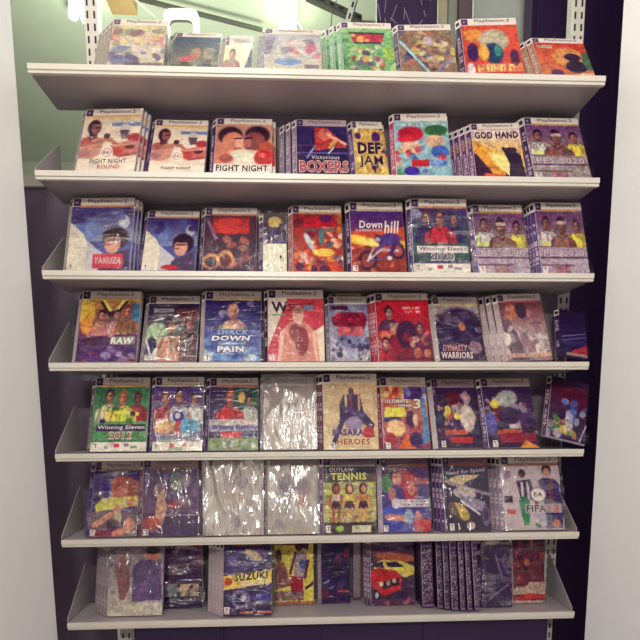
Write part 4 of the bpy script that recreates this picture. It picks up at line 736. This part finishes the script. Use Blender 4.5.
for k, (a, b, vb, ro, lb) in enumerate([(422, 434.5, 609, -2.4, 'leftmost and widest of the row beside the car game'), (437.5, 443.5, 610, -2.7, 'second from left in the row'), (444.5, 450.5, 611, -3, 'third from left in the row'), (451.5, 459, 612, -3.3, 'fourth from left in the row'), (460.5, 466, 612.5, -3.6, 'fifth from left in the row'), (467.5, 473, 612.5, -3.9, 'sixth from left in the row'), (474.5, 480.5, 612.5, -4.2, 'last in the row, next to the film game')]):
    spine_case(a, b, vb, ro, LB + lb, (74, 60, 84), 90 + k, (206, 198, 206))
spine_case(353, 361, 600, 0, 'plain pale grey case spine between the purple game and the car game', (168, 158, 160), 99, (160, 150, 156), (110, 90, 120))
#END#
# ------------------------------------------------------------------ behind and above the unit
def thing_box(name, label, cat, m, u0, u1, y, zt, th=0.03, zb=FZ, vref=30, bevel=0.004):
    x0 = at(u0, vref, y)[0]; x1 = at(u1, vref, y)[0]
    bm = bmesh.new(); box(bm, x0, x1, y, y + th, zb, zt, bevel)
    return tag(obj(name, bm, m), label, cat)
bm = bmesh.new(); box(bm, -1.25, -0.555, .20, .215, FZ, 1.02, .003)
pp = tag(obj('side_partition', bm, M['back']), 'low grey partition seen through the left end of the shelving', 'partition')
bm = bmesh.new(); box(bm, -1.25, -0.555, .192, .222, 1.02, 1.045, .003); obj('top_rail', bm, M['enamel'], pp)
# white pale partition with posts, dark board, dark cupboard on the right
o = thing_box('tan_post', 'tan wooden post beside the dark board, above the top shelf', 'post', M['tan'], 438, 447, .62, CZ, .04)
o = thing_box('grey_post', 'grey-green post between the tan post and the brown post', 'post', M['tan2'], 448, 458, .64, CZ, .04)
o = thing_box('brown_post', 'brown upright post left of the pale panel', 'post', M['brown'], 459, 472, .60, CZ, .03)
o = thing_box('pale_partition', 'plain pale panel between the brown post and the dark cupboard', 'panel', M['pale'], 473, 531, .72, CZ, .02)
bmx = bmesh.new()
xa = at(531, 30, .58)[0]; xb = at(577, 10, .58)[0] + .1
box(bmx, xa, xb + .18, .58, .64, FZ, CZ - .02, .004)
cab = tag(obj('cupboard', bmx, M['violet']), 'tall dark violet cupboard behind the right end of the shelving', 'cupboard')
bmx = bmesh.new(); box(bmx, xa + .015, xb + .16, .572, .58, FZ + .08, CZ - .06, .003)
obj('door', bmx, M['violet'], cab)
bmx = bmesh.new(); box(bmx, xa + .03, xa + .04, .555, .573, .6, .75, .003); obj('handle', bmx, M['black'], cab.children[0])
p0 = at(377, -30, .6); p1 = at(437, 29, .6)
bmx = bmesh.new(); box(bmx, p0[0], p1[0], .6, .625, p1[2] - .25, p0[2] + .2, .003)
bd = tag(obj('notice_board', bmx, M['board']), 'dark violet board with faint chalky scribbles above the top shelf', 'board')
bmx = bmesh.new(); rr = random.Random(5)
for k in range(26):
    a = Vector((rr.uniform(p0[0] + .01, p1[0] - .02), .5985, rr.uniform(p1[2] - .02, p0[2])))
    tube(bmx, [a, a + Vector((rr.uniform(-.02, .02), 0, rr.uniform(.01, .05)))], .0012, 4)
obj('chalk_marks', bmx, M['chalk'], bd)
bmx = bmesh.new()
for q in (p0[0], p1[0]): tube(bmx, [(q + (.01 if q == p0[0] else -.01), .61, p0[2] + .2), (q + (.01 if q == p0[0] else -.01), .61, CZ)], .004, 6)
obj('hanging_wire', bmx, M['black'], bd)

# ceiling lamps
def lamp(name, label, u0, u1, v, v1, group=None):
    """a long fluorescent fitting running away from the viewer under the ceiling"""
    zc = CZ - .05
    def on_ceiling(u, v):
        d = RM @ np.array([(u - CX) / F, -(v - CY) / F, -1.0]); t = (zc - CAM[2]) / d[2]; return CAM + t * d
    a, b, e = on_ceiling(u0, v), on_ceiling(u1, v), on_ceiling((u0 + u1) / 2, v1)
    t = empty(name, ((a[0] + b[0]) / 2, (a[1] + e[1]) / 2, CZ)); tag(t, label, 'lamp', group)
    hw = (b[0] - a[0]) / 2; ln = abs(e[1] - a[1]) / 2
    yaw = math.atan2(e[0] - (a[0] + b[0]) / 2, e[1] - a[1])
    t.rotation_euler = (0, 0, -yaw)
    bm = bmesh.new(); box(bm, -hw * .9, hw * .9, -ln, ln, -.028, 0, .004); obj('housing', bm, M['white'], t)
    bm = bmesh.new()
    for s in (-.5, .5): tube(bm, [(hw * s, -ln + .02, -.046), (hw * s, ln - .02, -.046)], .018, 12)
    obj('tube', bm, M['lamp'], t, True)
    return t
lamp('fluorescent_lamp', 'bright twin fluorescent lamp on the ceiling above the middle of the shelf', 276, 298, -40, 40)
lamp('fluorescent_lamp', 'bright ceiling lamp glimpsed left of the slotted upright', 50, 76, -40, 24)
# roof battens and wires
def bar(name, label, cat, u0, v0, y0, u1, v1, y1, r, m):
    a, b = at(u0, v0, y0), at(u1, v1, y1)
    bm = bmesh.new(); tube(bm, [a, b], r, 8)
    return tag(obj(name, bm, m), label, cat)
bar('conduit_pipe', 'grey pipe slanting under the ceiling left of the lamp', 'pipe', 120, -6, 1.15, 262, 30, 1.32, .009, M['black'])
bar('conduit_pipe', 'pale pipe high at left, slanting behind the first game', 'pipe', 131, -4, 1.1, 166, 26, 1.25, .004, M['white'])
def angle_bar(label, u0, v0, y0, u1, v1, y1, w, m):
    a, b = Vector(at(u0, v0, y0)), Vector(at(u1, v1, y1)); t = (b - a).normalized(); s = t.cross(Vector((0, 1, 0))).normalized() * w
    bm = bmesh.new(); prism(bm, [a - s, a + s, b + s, b - s], (0, .004, 0)); prism(bm, [a - s, b - s, b - s * .85, a - s * .85], (0, .03, 0))
    o = tag(obj('angle_bar', bm, m), label, 'metal bar')
    L = (b - a).length; bm = bmesh.new(); d = .02
    while d < L - .02:
        q = a + t * d; prism(bm, [q - s * .3 - Vector((0, .002, 0)), q + s * .3 - Vector((0, .002, 0)), q + s * .3 + t * .018 - Vector((0, .002, 0)), q - s * .3 + t * .018 - Vector((0, .002, 0))], (0, .002, 0)); d += .04
    obj('slot', bm, M['slot'], o); return o
angle_bar('dark slotted bar slanting under the ceiling right of the lamp', 306, -8, 1.0, 362, 18, 1.1, .011, M['black'])
angle_bar('pale slotted bar rising behind the green game', 344, 36, .95, 368, -51, .95, .011, M['pale'])
bmx = bmesh.new(); q0, q1, q2 = at(300, 38, 1.3), at(352, 12, 1.3), at(376, 26, 1.3); q3 = at(374, 42, 1.3)
prism(bmx, [at(354, 17, 1.3), at(376, 26, 1.3), at(376, 44, 1.3), at(352, 44, 1.3)], (0, .02, 0))
tag(obj('roof_brace', bmx, M['black']), 'dark grey sloping brace behind the green game', 'brace')
bmx = bmesh.new(); prism(bmx, [at(296, 20, 1.5), at(326, 22, 1.5), at(346, 30, 1.5), at(346, 44, 1.5), at(298, 44, 1.5)], (0, .02, 0))
tag(obj('roof_brace', bmx, M['tan2']), 'grey-green brace panel right of the ceiling lamp', 'brace')
bmx = bmesh.new(); tube(bmx, [at(297, 20, 1.0), at(303, 31, 1.0), at(316, 33, 1.0), at(326, 31, 1.0), at(345, 36, 1.0)], .003, 6)
tag(obj('power_cord', bmx, M['white']), 'white cord looping from the ceiling lamp', 'cord')
bmx = bmesh.new(); tube(bmx, [at(337, -4, 1.05), at(335, 8, 1.05), at(332, 14, 1.05), at(331, 26, 1.05)], .002, 6)
tag(obj('power_cord', bmx, M['black']), 'thin dark cord hanging behind the green game', 'cord')
# small brown ceiling fitting
q = at(120, -2, 1.1); bmx = bmesh.new(); box(bmx, q[0] - .05, q[0] + .05, 1.07, 1.16, q[2] - .02, CZ, .008)
tag(obj('ceiling_fitting', bmx, M['orange']), 'small orange-brown fitting on the ceiling above the first game', 'fitting')
# blue-grey post behind the left upright
thing_box('plastic_post', 'blue-grey post just right of the left slotted upright', 'post', M['blue'], 88.5, 98, .24, 1.72, .02, zb=FZ)
# white arch stand on the top shelf
zb = ZS[6]; yA = .1275
xl_, xr_ = at(167, 30, yA)[0], at(196, 30, yA)[0]; zt = at(180, 8, yA)[2]
root = empty('display_stand', ((xl_ + xr_) / 2, yA, zb)); tag(root, 'white plastic arch-shaped stand rising behind the teal game', 'stand')
hw = (xr_ - xl_) / 2; hh = zt - zb
bm = bmesh.new(); o_, i_ = [], []
for k in range(13):
    a = PI * k / 12; c, s = math.cos(a), math.sin(a)
    ex = lambda q: math.copysign(abs(q) ** .45, q)
    o_.append((ex(c) * (hw + .007), hh - .03 + ex(s) * .03)); i_.append((ex(c) * (hw - .006), hh - .048 + ex(s) * .025))
pts = [(hw + .007, 0)] + o_ + [(-hw - .007, 0), (-hw + .006, 0)] + i_[::-1] + [(hw - .006, 0)]
prism(bm, [(x, 0, z) for x, z in pts], (0, .009, 0)); obj('arch', bm, M['white'], root)
bm = bmesh.new(); bmesh.ops.create_cone(bm, cap_ends=True, segments=24, radius1=.02, radius2=.02, depth=.006, matrix=Matrix.Translation((-.006, .008, hh - .075)) @ Matrix.Rotation(PI / 2, 4, 'X')); obj('disc', bm, M['white'], root)
bm = bmesh.new(); box(bm, -hw + .006, hw - .006, .009, .012, .0, hh - .05, .001); obj('backing', bm, M['pale'], root)
bm = bmesh.new(); tube(bm, [(-hw + .01, .006, hh - .06), (-.012, .006, hh - .05), (.0, .006, hh - .06), (hw - .01, .006, hh - .05)], .005, 6); obj('clip', bm, M['black'], root)
# low dark crate under the bottom shelf
bm = bmesh.new(); box(bm, -.46, .56, .05, .13, FZ, -.03, .004)
for xx in (-.25, .0, .25): box(bm, xx - .004, xx + .004, .046, .05, FZ, -.03)
tag(obj('plinth', bm, M['violet']), 'dark violet plinth under the bottom shelf', 'plinth')

# ------------------------------------------------------------------ light
def area(name, loc, rot, sx, sy, p, col):
    l = D.lights.new(name, 'AREA'); l.shape = 'RECTANGLE'; l.size = sx; l.size_y = sy; l.energy = p; l.color = col
    o = D.objects.new(name, l); C.objects.link(o); o.location = loc; o.rotation_euler = rot; return o
area('ceiling_light_front', (-.24, -.72, 1.80), (math.radians(12), 0, 0), .10, 1.1, 5.5, (1.0, .98, .90))
area('fill_light_behind', (-.38, -1.5, 1.62), (math.radians(88), 0, math.radians(-6)), .9, .2, 7, (1.0, .98, .91))  # unseen fill added behind the camera, facing the shelves; no fitting there
area('fill_light_far', (-.4, -3.0, 1.70), (math.radians(112), 0, math.radians(-4)), 1.0, .2, 60, (1.0, .97, .92))  # added frontal fill, unseen, tilted up so the lower rows stay darker
area('ceiling_light_rear', (-.2, .9, 2.05), (math.radians(-10), 0, 0), .3, .8, 9, (.93, 1, .88))
area('ceiling_fill_rear', (-.45, 1.15, 1.30), (PI, 0, 0), .9, .6, 9, (.95, 1, .86))  # floating fill without a fitting, added to brighten the ceiling
w = D.worlds.new('world'); sc.world = w; w.use_nodes = True
w.node_tree.nodes['Background'].inputs[0].default_value = (.42, .32, .50, 1); w.node_tree.nodes['Background'].inputs[1].default_value = .24
for l in LOG: print('GAME', l)
